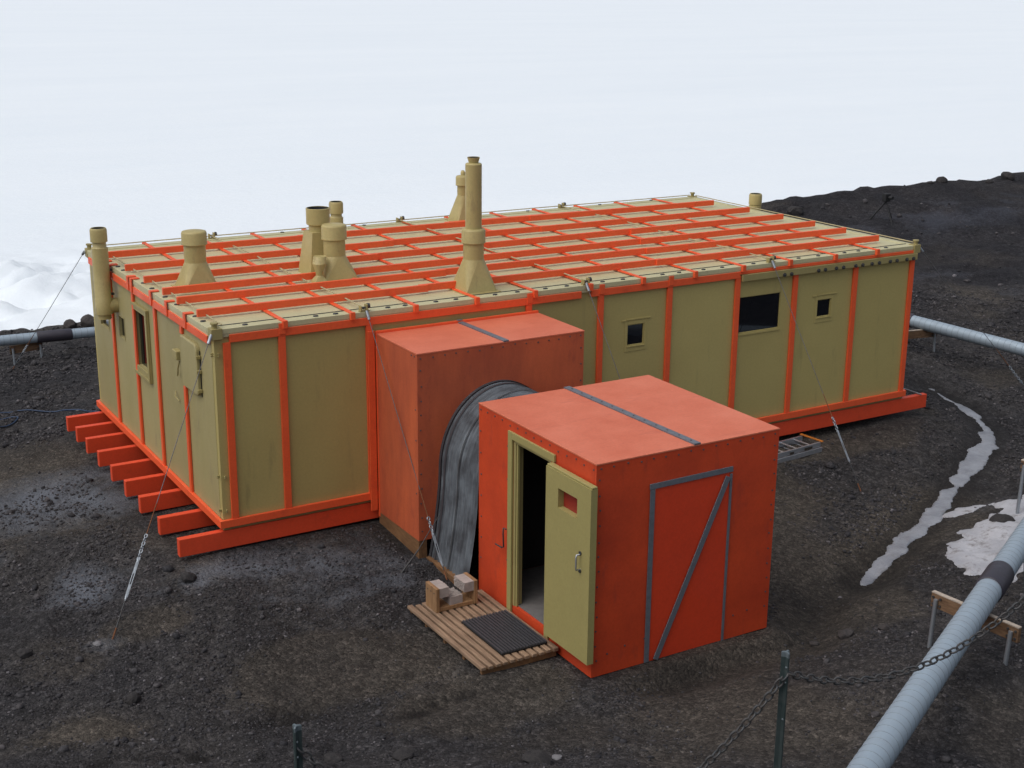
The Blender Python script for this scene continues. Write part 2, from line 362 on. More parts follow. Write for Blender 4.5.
r2 = ramp(nt, n2.outputs['Fac'], [(.30, (.985,.99,.995)), (.6, (1,1,1))])
L(nt, mix(nt, 1.0, r.outputs[0], r2.outputs[0], 'MULTIPLY'), b.inputs['Base Color']); b.inputs['Roughness'].default_value = .75; b.inputs['Specular IOR Level'].default_value = .15
n3 = noise(nt, 1.6, 6, .65); p = bump(nt, n2.outputs['Fac'], .2, .25, b); bump(nt, n3.outputs['Fac'], .35, .12, b, p); M['ice'] = m

# ------------------------------------------------------------------ ground sheet
def grid_mesh(name, xs, ys, zfun, mat, attrs=None, smooth=True):
    Xg, Yg = np.meshgrid(xs, ys); Zg = zfun(Xg, Yg)
    nx, ny = len(xs), len(ys)
    co = np.stack([Xg,Yg,Zg],-1).reshape(-1,3).astype(np.float32)
    i = np.arange(nx*ny).reshape(ny,nx)
    q = np.stack([i[:-1,:-1],i[:-1,1:],i[1:,1:],i[1:,:-1]],-1).reshape(-1,4)
    me = bpy.data.meshes.new(name); me.vertices.add(len(co)); me.vertices.foreach_set('co', co.ravel())
    me.loops.add(q.size); me.loops.foreach_set('vertex_index', q.ravel().astype(np.int32))
    me.polygons.add(len(q)); me.polygons.foreach_set('loop_start', (np.arange(len(q))*4).astype(np.int32)); me.polygons.foreach_set('loop_total', np.full(len(q),4,np.int32))
    me.polygons.foreach_set('use_smooth', np.full(len(q), smooth))
    me.materials.append(mat); me.update(calc_edges=True)
    if attrs:
        for k, fn in attrs.items():
            a = me.attributes.new(k, 'FLOAT', 'POINT'); a.data.foreach_set('value', fn(Xg,Yg,Zg).ravel().astype(np.float32))
    o = bpy.data.objects.new(name, me); COL.objects.link(o); return o
def axis(lo, a, b, hi, step, grow=1.07):
    mid = list(np.arange(a, b+1e-6, step)); s = step; up = [mid[-1]]
    while up[-1] < hi: s *= grow; up.append(up[-1]+s)
    s = step; dn = [mid[0]]
    while dn[-1] > lo: s *= grow; dn.append(dn[-1]-s)
    return np.array(dn[:0:-1] + mid + up[1:])
xs = axis(-70, -5.5, 13.5, 110, .045, 1.022); ys = axis(-50, -8.5, 4.5, 26, .045, 1.02)
def a_dust(x,y,z): return np.clip(np.maximum(smooth_zone(x,y)*.85 + fbm(x,y,3,3,90)*.6, 1.3*np.exp(-(seg_dist(x,y,TRENCH+STREAM[-4:])/.6)**2)), 0, 1)
def a_frost(x,y,z):
    f = np.zeros_like(x)
    for cx,cy,rx,ry,s in ((-.12,-.6,1.0,.45,.8),(1.2,-.75,1.0,.4,.9),(1.3,-1.7,.7,.3,.7),(-1.35,3,1.1,1.2,.85),(-2,.1,.7,.6,.85),(-3,1.5,.8,1.2,.6),(0.4,-1.2,1.2,.4,.6),(27.7,12.5,8,1.6,.5),(20,8,4,2,.4),(24,6,5,1.5,.4),(-1.95,-1.45,.3,.2,.5),(1.4,-1.15,1.3,.5,.6),(10.2,-3.1,1.6,.5,.35)):
        f = np.maximum(f, s*np.exp(-(((x-cx)/rx)**2+((y-cy)/ry)**2)*.7))
    return 1.12*f*np.clip(.75+1.3*fbm(x,y,.8,4,141),.1,1.1)
def a_darker(x,y,z):  # darkens the trench, stream edge, hollows and ground by the porch
    w = .35*np.exp(-(seg_dist(x,y,TRENCH)/.35)**2); w = np.maximum(w, np.exp(-np.maximum(seg_dist(x,y,STREAM)-.2,0)/.16)*.55)
    w = np.maximum(w, .5*np.exp(-((x-2.3)/1.2)**2-((y+.5)/.7)**2))
    for cx,cy,rx,ry,dp in HOLLOWS: w = np.maximum(w, 1.25*np.exp(-1.1*(((x-cx)/rx)**2+((y-cy)/ry)**2))*np.clip(.55+2.6*fbm(x,y,.22,3,123),0,1))
    return np.clip(w + fbm(x,y,.5,3,77)*.25*(w>.05), 0, .85)
ground = grid_mesh('ground', xs, ys, ground_h, M['ground'], {'scree':lambda x,y,z: sstep(13,19,x+fbm(x,y,5,3,151)*5)*sstep(2.5,7,y+fbm(x,y,3,3,152)*4)*.9, 'dust':a_dust,'frost':a_frost,'darker':a_darker})
tag(ground, 'dark volcanic gravel and trodden brown earth', None, None, 'structure')

# sea ice out to the horizon, with pressure ridges heaved up along the shore
def ice_h(x, y):
    z = np.full(x.shape, -5.0)
    ridge = np.exp(-((y-37-.05*x)/6.5)**2)*sstep(24,6,np.abs(x+2))
    z = z + ridge*(np.abs(fbm(x,y,7,4,5))*2.2 + np.maximum(.30-np.abs(fbm(x,y,3.4,5,6)),0)*3.2*(.4+1.6*sstep(-.1,.25,fbm(x,y,6,2,66))) + (.2-np.abs(fbm(x,y,1.0,4,61)))*.8)*.85
    z = z + sstep(23,27,y)*(sstep(2,-2, y-31-fbm(x,x*0,9,3,8)*5))*.8
    
    z = z + fbm(x,y,40,4,9)*.10*sstep(26,60,y) + fbm(x,y*2.2,9,3,19)*.03*sstep(26,40,y)
    return z
ice = grid_mesh('sea_ice', axis(-9000,-16,26,9000,.3,1.08), axis(-9000,21,60,9000,.3,1.08), ice_h, M['ice'])
tag(ice, 'white snow covered sea ice with heaved ridges along the shore', None, None, 'structure')

# ------------------------------------------------------------------ loose stones
def ico():
    t = (1+5**.5)/2
    v = np.array([(-1,t,0),(1,t,0),(-1,-t,0),(1,-t,0),(0,-1,t),(0,1,t),(0,-1,-t),(0,1,-t),(t,0,-1),(t,0,1),(-t,0,-1),(-t,0,1)],float)
    v /= np.linalg.norm(v[0])
    f = np.array([(0,11,5),(0,5,1),(0,1,7),(0,7,10),(0,10,11),(1,5,9),(5,11,4),(11,10,2),(10,7,6),(7,1,8),(3,9,4),(3,4,2),(3,2,6),(3,6,8),(3,8,9),(4,9,5),(2,4,11),(6,2,10),(8,6,7),(9,8,1)])
    return v, f
def scatter(name, n, rmin, rmax, power, mat, dmin, dmax, keep, seed, dpow=.55, az=(35,84)):
    r = np.random.default_rng(seed)
    d = dmin*(dmax/dmin)**(r.random(n)**dpow); a = np.radians(r.uniform(az[0], az[1], n))
    x = CAMP[0]+d*np.cos(a); y = CAMP[1]+d*np.sin(a)
    dens = fbm(x,y,.9,3,55)+.5
    k = (built_mask(x,y,.08) > .6) & (y < 15.6) & (r.random(n) < keep(x,y)*np.clip(dens*1.7-.2,.1,1)) & (seg_dist(x,y,STREAM) > .34)
    k &= ~((np.abs(x-9.6)<1.5)&(np.abs(y+4.3)<1.0))
    x, y, d = x[k], y[k], d[k]; n = len(x)
    size = rmin*(rmax/rmin)**(r.random(n)**power) * np.clip(d/14, .8, 1.7)
    z = ground_h(x, y)
    V, F = ico(); nv = len(V)
    P = V[None]*(1+r.uniform(-.38,.38,(n,nv,1)))*np.stack([r.uniform(.8,1.25,n), r.uniform(.7,1.1,n), r.uniform(.45,.85,n)],-1)[:,None]
    th = r.uniform(0,2*PI,n); c, s = np.cos(th)[:,None], np.sin(th)[:,None]
    tl = r.uniform(-.5,.5,n); ct, st = np.cos(tl)[:,None], np.sin(tl)[:,None]
    y1 = P[...,1]*ct-P[...,2]*st; z1 = P[...,1]*st+P[...,2]*ct
    P = np.stack([P[...,0]*c-y1*s, P[...,0]*s+y1*c, z1],-1)*size[:,None,None] + np.stack([x,y,z+size*.18],-1)[:,None]
    co = P.reshape(-1,3).astype(np.float32); fi = (F[None]+(np.arange(n)*nv)[:,None,None]).reshape(-1,3)
    me = bpy.data.meshes.new(name); me.vertices.add(len(co)); me.vertices.foreach_set('co', co.ravel())
    me.loops.add(fi.size); me.loops.foreach_set('vertex_index', fi.ravel().astype(np.int32))
    me.polygons.add(len(fi)); me.polygons.foreach_set('loop_start', (np.arange(len(fi))*3).astype(np.int32)); me.polygons.foreach_set('loop_total', np.full(len(fi),3,np.int32))
    me.materials.append(mat); me.update(calc_edges=True)
    at = me.attributes.new('tone','FLOAT','POINT'); at.data.foreach_set('value', np.repeat(r.random(n)**1.3, nv).astype(np.float32))
    o = bpy.data.objects.new(name, me); COL.objects.link(o); return o
keepf = lambda x,y: .06+.94*(1-smooth_zone(x,y))
o = scatter('gravel', 170000, .006, .022, 1.4, M['stone'], 9.0, 34, keepf, 1)
tag(o, 'loose dark gravel strewn over the ground around the hut', 'gravel', None, 'stuff')
o = scatter('pebbles', 6000, .018, .058, 2.6, M['stone'], 9.0, 46, keepf, 2, .85)
tag(o, 'larger dark basalt stones scattered among the gravel', 'stones', None, 'stuff')

def rock(name, x, y, r, label, mat='boulder', sq=.75, seed=0, lift=.25, group='boulders on the shore and slope', tone=.5):
    import bmesh
    bm = bmesh.new(); bmesh.ops.create_icosphere(bm, subdivisions=3, radius=1)
    rr = np.random.default_rng(seed+100); ph = rr.uniform(-9,9,3)
    from mathutils import noise as mn
    pl = [Vector(rr.normal(size=3)).normalized() for _ in range(9)]
    for v in bm.verts:
        p = v.co.copy(); k = 1+.25*mn.noise(p*1.3+Vector(ph))+.1*mn.noise(p*4+Vector(ph))
        q = p*k
        for n in pl:
            e = q.dot(n)-.78
            if e > 0: q -= n*e*.85
        v.co = Vector((q.x*1.1, q.y*.95, q.z*sq))*r
    me = bpy.data.meshes.new(name); bm.to_mesh(me); bm.free(); me.materials.append(M[mat])
    a = me.attributes.new('tone','FLOAT','POINT'); a.data.foreach_set('value', np.full(len(me.vertices), tone, np.float32))
    o = bpy.data.objects.new(name, me); COL.objects.link(o); o.location = (x, y, gh(x,y)+r*lift); o.rotation_euler = (0,0,seed*1.3)
    return tag(o, label, 'rock', group)
ROCKS = [
 (1.72,15.35,.17,'rounded boulder on the shore edge beyond the left pipe, the smaller of two',.8,1),
 (2.13,15.3,.21,'larger rounded boulder on the shore edge nearest the hut corner',.8,2),
 (22.5,14.6,.24,'dark boulder on the slope just right of the roof end',.8,3),
 (29.3,15.3,.17,'upright dark boulder standing alone on the hill crest',1.1,4),
 (28.75,15.3,.12,'low dark rock lying beside the upright crest boulder',.6,5),
 (32.4,15.3,.24,'broad dark boulder topmost on the hill crest at far right',.7,6),
 (31.5,15.3,.15,'low dark rock on the crest beside the broad boulder',.6,7),
 (20.9,14.9,.17,'dark rock on the skyline close to the right end of the roof',.7,8),
 (9.75,-3.95,.17,'dark rock sitting in the upper edge of the snow patch',.6,9),
 (5.5,-5.35,.10,'pale brown stone by the right corner of the orange shed',.7,10),
 (5.22,-5.15,.06,'small light stone nearest the right corner of the orange shed',.7,11),
 (5.9,-5.55,.07,'small brown stone between the shed corner and the fence post',.7,12),
 (-.63,-.5,.11,'grey stone below the end of the nearest joist',.6,13),
 (-.78,-5.2,.09,'dark stone above the left fence post',.6,14),
 (-.2,-5.5,.10,'angular dark stone at the bottom edge between the fence posts',.6,15),
 (.85,-6.15,.13,'flat dark stone low in the foreground left of the chain post',.5,16),
 (-2.0,-2.9,.09,'round dark stone on the path below the near guy anchor',.7,17),
 (-2.75,-1.4,.09,'blue grey round stone left of the near guy anchor',.7,18)]
for x,y,r,lb,sq,sd in ROCKS: rock('rock', x, y, r, lb, 'boulder', sq, sd, tone=.8 if sd in (1,2,10,11,12) else .35)
rock('rock', -1.98, -1.44, .05, 'small whitish stone at the foot of the near guy anchor', 'pale_stone', .6, 21, tone=.6)
rock('rock', 1.1, -6.1, .05, 'small whitish angular stone low in the foreground centre', 'pale_stone', .4, 22, tone=.6)

# ------------------------------------------------------------------ frozen stream and snow patches
def drape(name, outline, thick, mat, seed, jag=.12, step=.06):
    """thick sheet of snow over the ground with a ragged rim"""
    P = np.array(outline); n = len(P)
    x0,y0 = P.min(0)-.3; x1,y1 = P.max(0)+.3
    xs = np.arange(x0,x1,step); ys = np.arange(y0,y1,step); X,Y = np.meshgrid(xs,ys)
    ins = np.zeros(X.shape,bool); j = n-1
    for i in range(n):
        xi,yi = P[i]; xj,yj = P[j]
        c = ((yi>Y)!=(yj>Y)) & (X < (xj-xi)*(Y-yi)/(yj-yi+1e-12)+xi); ins ^= c; j = i
    d = seg_dist(X,Y,[tuple(p) for p in P]+[tuple(P[0])]); sd = np.where(ins,d,-d)
    sd = sd + fbm(X,Y,.45,4,seed)*jag*2
    ok = sd > -step*1.2
    Z = ground_h(X,Y,True)*.45 + ground_h(X,Y,False)*.55 + .01 + thick*(1-np.exp(-np.maximum(sd,0)/.14)) + fbm(X,Y,.3,3,seed+5)*thick*.7 - np.where(sd<0,.08,0)
    Z = np.where(sd > step*.8, np.maximum(Z, ground_h(X,Y)+.006 - .05*(fbm(X,Y,.35,4,seed+9)>.22)), Z)
    idx = -np.ones(X.shape,int); cell = ok[:-1,:-1]&ok[:-1,1:]&ok[1:,1:]&ok[1:,:-1]
    use = np.zeros(X.shape,bool); use[:-1,:-1]|=cell; use[:-1,1:]|=cell; use[1:,1:]|=cell; use[1:,:-1]|=cell
    idx[use] = np.arange(use.sum())
    vs = np.stack([X[use],Y[use],Z[use]],-1); fs = np.stack([idx[:-1,:-1],idx[:-1,1:],idx[1:,1:],idx[1:,:-1]],-1)[cell]
    b = MB(); b.v = [tuple(p) for p in vs]; b.f = [tuple(int(q) for q in f) for f in fs]; b.sm = [True]*len(b.f)
    return b.build(name, mat)
lf, rt = [], []
for i,((x,y),w) in enumerate(zip(STREAM,SW)):
    a = np.array(STREAM[max(i-1,0)]); c = np.array(STREAM[min(i+1,len(STREAM)-1)]); t = (c-a)/np.linalg.norm(c-a); nrm = np.array([-t[1],t[0]])
    lf.append(tuple(np.array((x,y))+nrm*w)); rt.append(tuple(np.array((x,y))-nrm*w))
o = drape('frozen_stream', lf+rt[::-1], .018, M['slush'], 3, .07, .022); tag(o, 'grey ribbon of frozen meltwater winding past the hut', None, None, 'structure')
o = drape('snow_patch', [(8.15,-4.35),(8.6,-4.0),(9.2,-3.7),(9.75,-3.62),(10.4,-3.35),(11.4,-3.2),(11.6,-4.2),(10.2,-5.2),(9.0,-5.6),(8.35,-5.35),(8.05,-4.85)], .07, M['snow'], 8, .12, .028)
tag(o, 'large patch of dirty snow beside the right hand pipe', 'snow patch', 'snow patches')
o = drape('snow_patch', [(9.62,-3.12),(10.0,-3.0),(10.5,-3.22),(10.0,-3.14),(9.65,-3.2)], .015, M['snow'], 14, .11, .025)
tag(o, 'narrow broken strip of snow just above the large snow patch', 'snow patch', 'snow patches')

# ------------------------------------------------------------------ HUT
LX, LY, ZW, ZR = 11.85, 5.89, 2.50, 2.60
hut = thing('hut', (5.9,2.95,0), 'long olive green panelled hut with orange red battens and vents on its flat roof', 'hut')
def H(mb, name, mat, bev=0, parent=None): return mb.build(name, M[mat] if isinstance(mat,str) else mat, parent or hut, bev)
T = .09
def wall_mesh(axis_, a0, a1, c0, c1, holes):
    """wall slab between c0..c1 (thickness) running a0..a1, z .045..ZW, with rectangular holes (a,b,z0,z1)"""
    b = MB(); zs = sorted({.045, ZW} | {h[2] for h in holes} | {h[3] for h in holes}); as_ = sorted({a0,a1} | {h[0] for h in holes} | {h[1] for h in holes})
    for i in range(len(as_)-1):
        run = None
        for k in range(len(zs)-1):
            am, zm = (as_[i]+as_[i+1])/2, (zs[k]+zs[k+1])/2
            if any(h[0]<am<h[1] and h[2]<zm<h[3] for h in holes):
                continue
            if axis_ == 'x': b.box(as_[i],as_[i+1],c0,c1,zs[k],zs[k+1])
            else: b.box(c0,c1,as_[i],as_[i+1],zs[k],zs[k+1])
    return b
FW = [(6.13,6.43,1.63,1.945),(8.18,9.01,1.56,2.13),(9.77,10.06,1.635,1.92)]
LW = [(2.86,3.40,1.36,2.18),(4.05,4.33,1.57,1.88),(4.93,5.42,1.52,1.80)]
H(wall_mesh('x', .004, LX-.004, 0, T, FW), 'wall', 'olive')
H(wall_mesh('y', T+.001, LY-T-.001, 0, T, LW), 'wall', 'olive_end')
H(wall_mesh('x', .004, LX-.004, LY-T, LY, []), 'wall', 'olive')
H(wall_mesh('y', T+.001, LY-T-.001, LX-T, LX, []), 'wall', 'olive')
b = MB(); b.box(T+.01,LX-T-.01,T+.01,LY-T-.01,.06,.10); H(b, 'floor', 'inside')
b = MB(); b.box(.006,LX-.006,.006,LY-.006,0,.043); H(b, 'floor_slab', 'olive_trim', .004)
# roof slab and edge trim
b = MB(); b.box(-.03,LX+.03,-.03,LY+.03,2.505,ZR); rf = H(b, 'roof', 'olive_roof', .006)
for (x0,x1,y0,y1) in ((-.035,LX+.035,-.036,.13),(-.035,LX+.035,LY-.13,LY+.036)):
    b = MB(); b.box(x0,x1,y0,y1,2.548,ZR+.012); H(b, 'edge_trim', 'olive_roof', .004, rf)
for (x0,x1) in ((-.036,.10),(LX-.10,LX+.036)):
    b = MB(); b.box(x0,x1,.14,LY-.14,2.546,ZR+.011); H(b, 'edge_trim', 'olive_roof', .004, rf)
# bolt recesses along the front and left roof edges
bolt = MB(); bolt.lathe(0,0,[(0,.0165),(.026,.0165),(.030,.012),(.030,0)],10)
b0 = None
bx = [.42,1.35,1.62,2.35,2.6,3.05,3.35,3.95,4.3,4.75,5.1,5.7,6.05,6.75,7.05,7.5,7.85,8.45,9.35,9.75,10.3,10.6,11.2]
spots = [(x,.035) for x in bx]+[(.03,y) for y in (.45,.75,1.5,2.0,2.6,3.0,4.0,4.3)]+[(x,LY-.03) for x in (.9,3.2,4.7,6.9,8.0,9.6,10.8)]
for (x,y) in spots:
    if b0 is None:
        b0 = bolt.build('bolt', M['dark_steel'], rf); b0.location = Vector((x,y,ZR+.010))-root_loc(hut); b0.scale = (1.2,.8,1)
        # mesh was offset by the hut root: undo
        for v in b0.data.vertices: v.co += root_loc(hut)
    else:
        c = b0.copy(); COL.objects.link(c); c.parent = rf; c.location = Vector((x,y,ZR+.010))-root_loc(hut)
# roof beams, laid end to end in three lengths
BY = [(.63,.46),(1.44,1.27),(2.06,2.03),(2.92,2.86),(3.85,3.75),(4.93,4.72)]
BX1 = [11.46,11.51,11.51,11.52,11.49,11.43]
for i,((ya,yb),xe) in enumerate(zip(BY,BX1)):
    b = MB(); x0 = .02; cuts = [x0, 3.1+.7*((i*37)%5)/2, 7.0+.6*((i*53)%4)/1.5, xe]
    for k in range(3):
        p, q = cuts[k], cuts[k+1]+(.12 if k < 2 else 0); f = lambda x: ya+(yb-ya)*(x-x0)/(xe-x0); s = .014*(1 if k % 2 else -1)
        b.bar((p,f(p)+.03+s,ZR+.077+.002*k),(q,f(q)+.03+s,ZR+.077+.002*k),.052,.094)
    H(b, 'roof_beam', 'orange', .004)
CX = [.90,1.81,2.71,3.62,4.53,5.44,6.345,7.28,8.185,9.105,10.03,10.925]
for i,x in enumerate(CX):
    b = MB()
    b.box(x-.028,x+.028,-.045,LY+.04,ZR+.0135,ZR+.030)
    b.box(x-.031,x+.031,-.085,-.037,2.535,ZR+.034)      # hooked down over the edge
    b.box(x-.031,x+.031,LY+.037,LY+.085,2.535,ZR+.034)
    H(b, 'roof_batten', 'orange', .003)
b = MB(); b.bar((5.9,5.15,ZR+.06),(8.6,5.05,ZR+.06),.045,.05); H(b, 'roof_batten', 'orange', .003)
# thin beige lashing cords over the roof and along its edges
for x in (2.0,5.4,8.76):
    pts = [(x,-.03,ZR+.04)]+[(x,y,ZR+.058+.01*math.sin(y*2)) for y in np.linspace(.15,LY-.15,14)]+[(x,LY+.03,ZR+.04)]
    H(MB().tube(pts,.010,6), 'lashing_cord', 'cord')
H(MB().tube([(.13,y,ZR+.05) for y in np.linspace(.05,LY-.1,8)],.009,6), 'lashing_cord', 'cord')
H(MB().tube([(x,LY-.02,ZR+.055+.004*math.sin(x)) for x in np.linspace(.1,LX-.1,12)],.009,6), 'lashing_cord', 'cord')
H(MB().tube([(LX-.02,y,ZR+.05) for y in np.linspace(.05,LY-.1,8)],.009,6), 'lashing_cord', 'cord')
H(MB().tube([(x,.14,ZR+.016) for x in np.linspace(.1,LX-.1,8)],.006,6), 'lashing_cord', 'dark_steel')
# rails
b = MB()
b.box(.19,5.30,-.046,-.004,2.435,2.535); b.box(5.47,8.14,-.046,-.004,2.435,2.535); b.box(8.14,LX-.10,-.046,-.034,2.49,2.54); H(b,'top_rail','orange',.004)
b = MB(); b.box(-.05,-.004,.10,LY-.15,2.415,2.515)
for y in (.93,1.70,2.40,3.33,3.5,4.45,4.75):
    b.box(-.066,-.052,y-.045,y+.045,2.43,2.615); b.box(-.066,.06,y-.045,y+.045,2.6155,2.632)
H(b,'top_rail','orange',.004)
b = MB(); b.box(.1,LX-.1,LY+.004,LY+.046,2.435,2.535); H(b,'top_rail','orange',.004)
b = MB(); b.box(LX+.004,LX+.046,.1,LY-.1,2.435,2.535); H(b,'top_rail','orange',.004)
b = MB(); b.box(-.05,LX+.02,-.05,-.004,.05,.15); H(b,'bottom_rail','orange',.004)
b = MB(); b.box(-.05,-.004,-.003,LY+.04,.05,.15); H(b,'bottom_rail','orange',.004)
b = MB(); b.box(-.002,LX+.02,LY+.004,LY+.05,.05,.15); H(b,'bottom_rail','orange',.004)
b = MB(); b.box(LX+.004,LX+.05,0,LY+.003,.05,.15); H(b,'bottom_rail','orange',.004)
# wall battens
for x in (.155,.865,2.05,4.45,5.64,6.85,8.12,9.265,10.52,11.765):
    top = 2.434 if x < 8.1 else (2.47 if x < 8.2 else 2.385)
    b = MB(); b.box(x-.046,x+.046,-.040,-.004,.151,top)
    if x not in (.155,2.05) and x < 8: b.box(x-.043,x+.043,-.058,-.047,2.46,2.60)
    H(b,'wall_batten','orange',.004)
for y,z0,z1 in ((4.62,.151,2.414),(3.42,.151,2.414),(2.37,.151,2.414),(1.17,.151,1.60),(1.2,2.3,2.414)):
    b = MB(); b.box(-.036,-.004,y-.042,y+.042,z0,z1); H(b,'wall_batten','orange',.004)
for y in (.1,1.3,2.5,3.7,4.9,5.8):
    b = MB(); b.box(LX+.004,LX+.036,y-.04,y+.04,.151,2.434); H(b,'wall_batten','orange',.004)
for x in np.arange(.2,LX,1.2):
    b = MB(); b.box(x-.04,x+.04,LY+.004,LY+.036,.151,2.434); H(b,'wall_batten','orange',.004)
# corner edge piece with little bolts at the near corner
b = MB()
for z in (2.30,2.27,.72,.70,.27,.25): b.tube([(.05,-.002,z),(.05,-.03,z)],.011,8); b.tube([(-.002,.05,z),(-.03,.05,z)],.011,8)
H(b,'corner_bolt','olive_trim')
# olive fascia board over the right half with pairs of hanging bolts
b = MB(); b.box(8.17,11.82,-.078,-.047,2.385,2.487); fb = H(b,'fascia_board','olive_trim',.004)
for x in (8.98,9.12,9.67,9.81,10.04,10.19,10.45,10.60,10.80,10.96,11.20,11.35,11.57,11.72):
    b = MB(); 
    b.tube([(x,-.0785,2.412),(x,-.096,2.412)],.030,12); b.tube([(x,-.096,2.412),(x,-.112,2.412)],.014,6)
    H(b,'bolt','dark_steel',0,fb)
# windows in the long wall
def front_window(x0,x1,z0,z1,frame):
    f = MB(); t = .045 if frame else .03
    if frame:
        f.box(x0-t,x0,-.007,-.003,z0-t-.04,z1+t); f.box(x1,x1+t,-.007,-.003,z0-t-.04,z1+t)
        f.box(x0,x1,-.007,-.003,z1,z1+t); f.box(x0,x1,-.007,-.003,z0-t-.04,z0)
        f.box(x0-.11,x0-.03,-.016,-.0075,z1+.06,z1+.078); f.box(x0-.02,x1+.10,-.018,-.0075,z1+.07,z1+.086)
        f.box(x0-.01,x1+.01,-.018,-.0075,z0-.018,z0-.004)
    else:
        f.box(x0,x1,-.012,-.003,z0-.035,z0-.003)
    f.box(x0,x0+.012,.004,.085,z0,z1); f.box(x1-.012,x1,.004,.085,z0,z1); f.box(x0+.012,x1-.012,.004,.085,z0,z0+.012); f.box(x0+.012,x1-.012,.004,.085,z1-.012,z1)
    w = H(f,'window','olive',.004)
    H(MB().box(x0+.012,x1-.012,.022,.028,z0+.012,z1-.012),'pane','glass',0,w)
for i,h in enumerate(FW): front_window(*h, i != 1)
# windows in the end wall
f = MB(); y0,y1,z0,z1 = LW[0]
for (a,c,d,e) in ((y0-.13,y0,z0-.13,z1+.10),(y1,y1+.07,z0-.13,z1+.10),(y0,y1,z1,z1+.10),(y0,y1,z0-.13,z0)): f.box(-.035,-.003,a,c,d,e)
f.box(-.05,-.036,y0-.13,y0-.085,z0-.13,z1+.10); f.box(-.05,-.036,y0-.085,y1+.07,z0-.13,z0-.085); f.box(-.05,-.036,y0-.085,y1+.07,z1+.06,z1+.10)
f.box(.05,.10,y0+.003,y0+.03,z0+.004,z1-.004); f.box(.05,.10,y1-.03,y1-.003,z0+.004,z1-.004)
w = H(f,'window','olive_trim',.004); H(MB().box(.040,.046,y0+.003,y1-.003,z0+.003,z1-.003),'pane','glass',0,w)
for (y0,y1,z0,z1) in LW[1:]:
    f = MB(); f.box(-.007,-.003,y0-.02,y0,z0-.02,z1+.02); f.box(-.007,-.003,y1,y1+.02,z0-.02,z1+.02); f.box(-.007,-.003,y0,y1,z0-.02,z0); f.box(-.007,-.003,y0,y1,z1,z1+.02)
    w = H(f,'window','olive_trim',.003); H(MB().box(.036,.042,y0+.003,y1-.003,z0+.003,z1-.003),'pane','glass',0,w)
# hatch with rounded corners, hinged at its right side
def rrect(y0,y1,z0,z1,r,x,n=5):
    pts = []
    for cy,cz,a0 in ((y1-r,z1-r,0),(y0+r,z1-r,90),(y0+r,z0+r,180),(y1-r,z0+r,270)):
        for k in range(n+1):
            a = math.radians(a0+90*k/n); pts.append((x, cy+r*math.cos(a), cz+r*math.sin(a)))
    return pts
b = MB(); b.loft([rrect(.55,1.22,1.62,2.30,.09,-.003),rrect(.55,1.22,1.62,2.30,.09,-.045),rrect(.57,1.20,1.64,2.28,.08,-.055)][::1], True, True)
ht = H(b,'hatch','olive_end')
for z in (1.68,1.93,2.12):
    b = MB(); b.box(-.066,-.006,.505,.535,z,z+.045); H(b,'hinge','olive_trim',.004,ht)
b = MB(); b.box(-.010,-.004,.53,.548,1.62,2.22); H(b,'hatch_shadow','black',0,ht)  # black strip painted in for the shadow along the hatch edge
b = MB(); b.box(-.09,-.004,1.27,1.45,1.93,2.05); H(b,'switch_box','olive_trim',.012)
b = MB(); b.tube([(-.03,1.34,1.90),(-.05,1.36,1.80),(-.03,1.45,1.68)],.010,8); b.tube([(-.02,1.62,1.42),(-.05,1.56,1.36),(-.02,1.48,1.32)],.009,8); H(b,'conduit','olive_trim')
# floor joists
for y in (0,.86,1.73,2.43,3.14,3.85,4.53,5.14,5.74):
    b = MB(); w = .10; b.box(-.578,12.42,y-.012 if y == 0 else y-w/2,y+w-.012 if y == 0 else y+w/2,-.238,-.003); H(b,'floor_joist','joist',.008)
# corner brackets and cable anchors on the roof edge
def bracket(x, y, sx, sy, corner):
    b = MB()
    if corner:
        b.box(min(x,x-.0+sx*.10)-.02,max(x,x+sx*.10)+.02,min(y,y+sy*.10)-.02,max(y,y+sy*.10)+.02,2.49,2.625)
        b.tube([(x+sx*.04,y+sy*.04,2.625),(x+sx*.04,y+sy*.04,2.68)],.035,10); b.lathe(x+sx*.04,y+sy*.04,[(0,2.695),(.05,2.695),(.05,2.695),(.05,2.675),(.05,2.675),(0,2.675)],12)
    else:
        b.box(x-.07,x+.07,y-.03,y+.03,ZR+.012,ZR+.028); b.box(x-.06,x-.04,y-.035,y+.04,ZR+.028,ZR+.09); b.box(x+.02,x+.04,y-.035,y+.04,ZR+.028,ZR+.105)
    return H(b, 'cable_bracket', 'olive_trim', .004)
for x,y,sx,sy in ((-.02,-.04,1,1),(LX+.02,-.04,-1,1),(-.02,LY+.04,1,-1),(LX+.02,LY+.04,-1,-1)): bracket(x,y,sx,sy,True)
for x in (2.0,5.4,8.76):
    for y in (.0,LY): 
        br = bracket(x,y,1,1,False)
        b = MB(); b.tube([(x+.042,y,ZR+.08),(x+.075,y,ZR+.08)],.034,10); b.tube([(x-.035,y,ZR+.06),(x+.018,y,ZR+.06)],.016,8); H(b,'bolt','dark_steel',0,br)
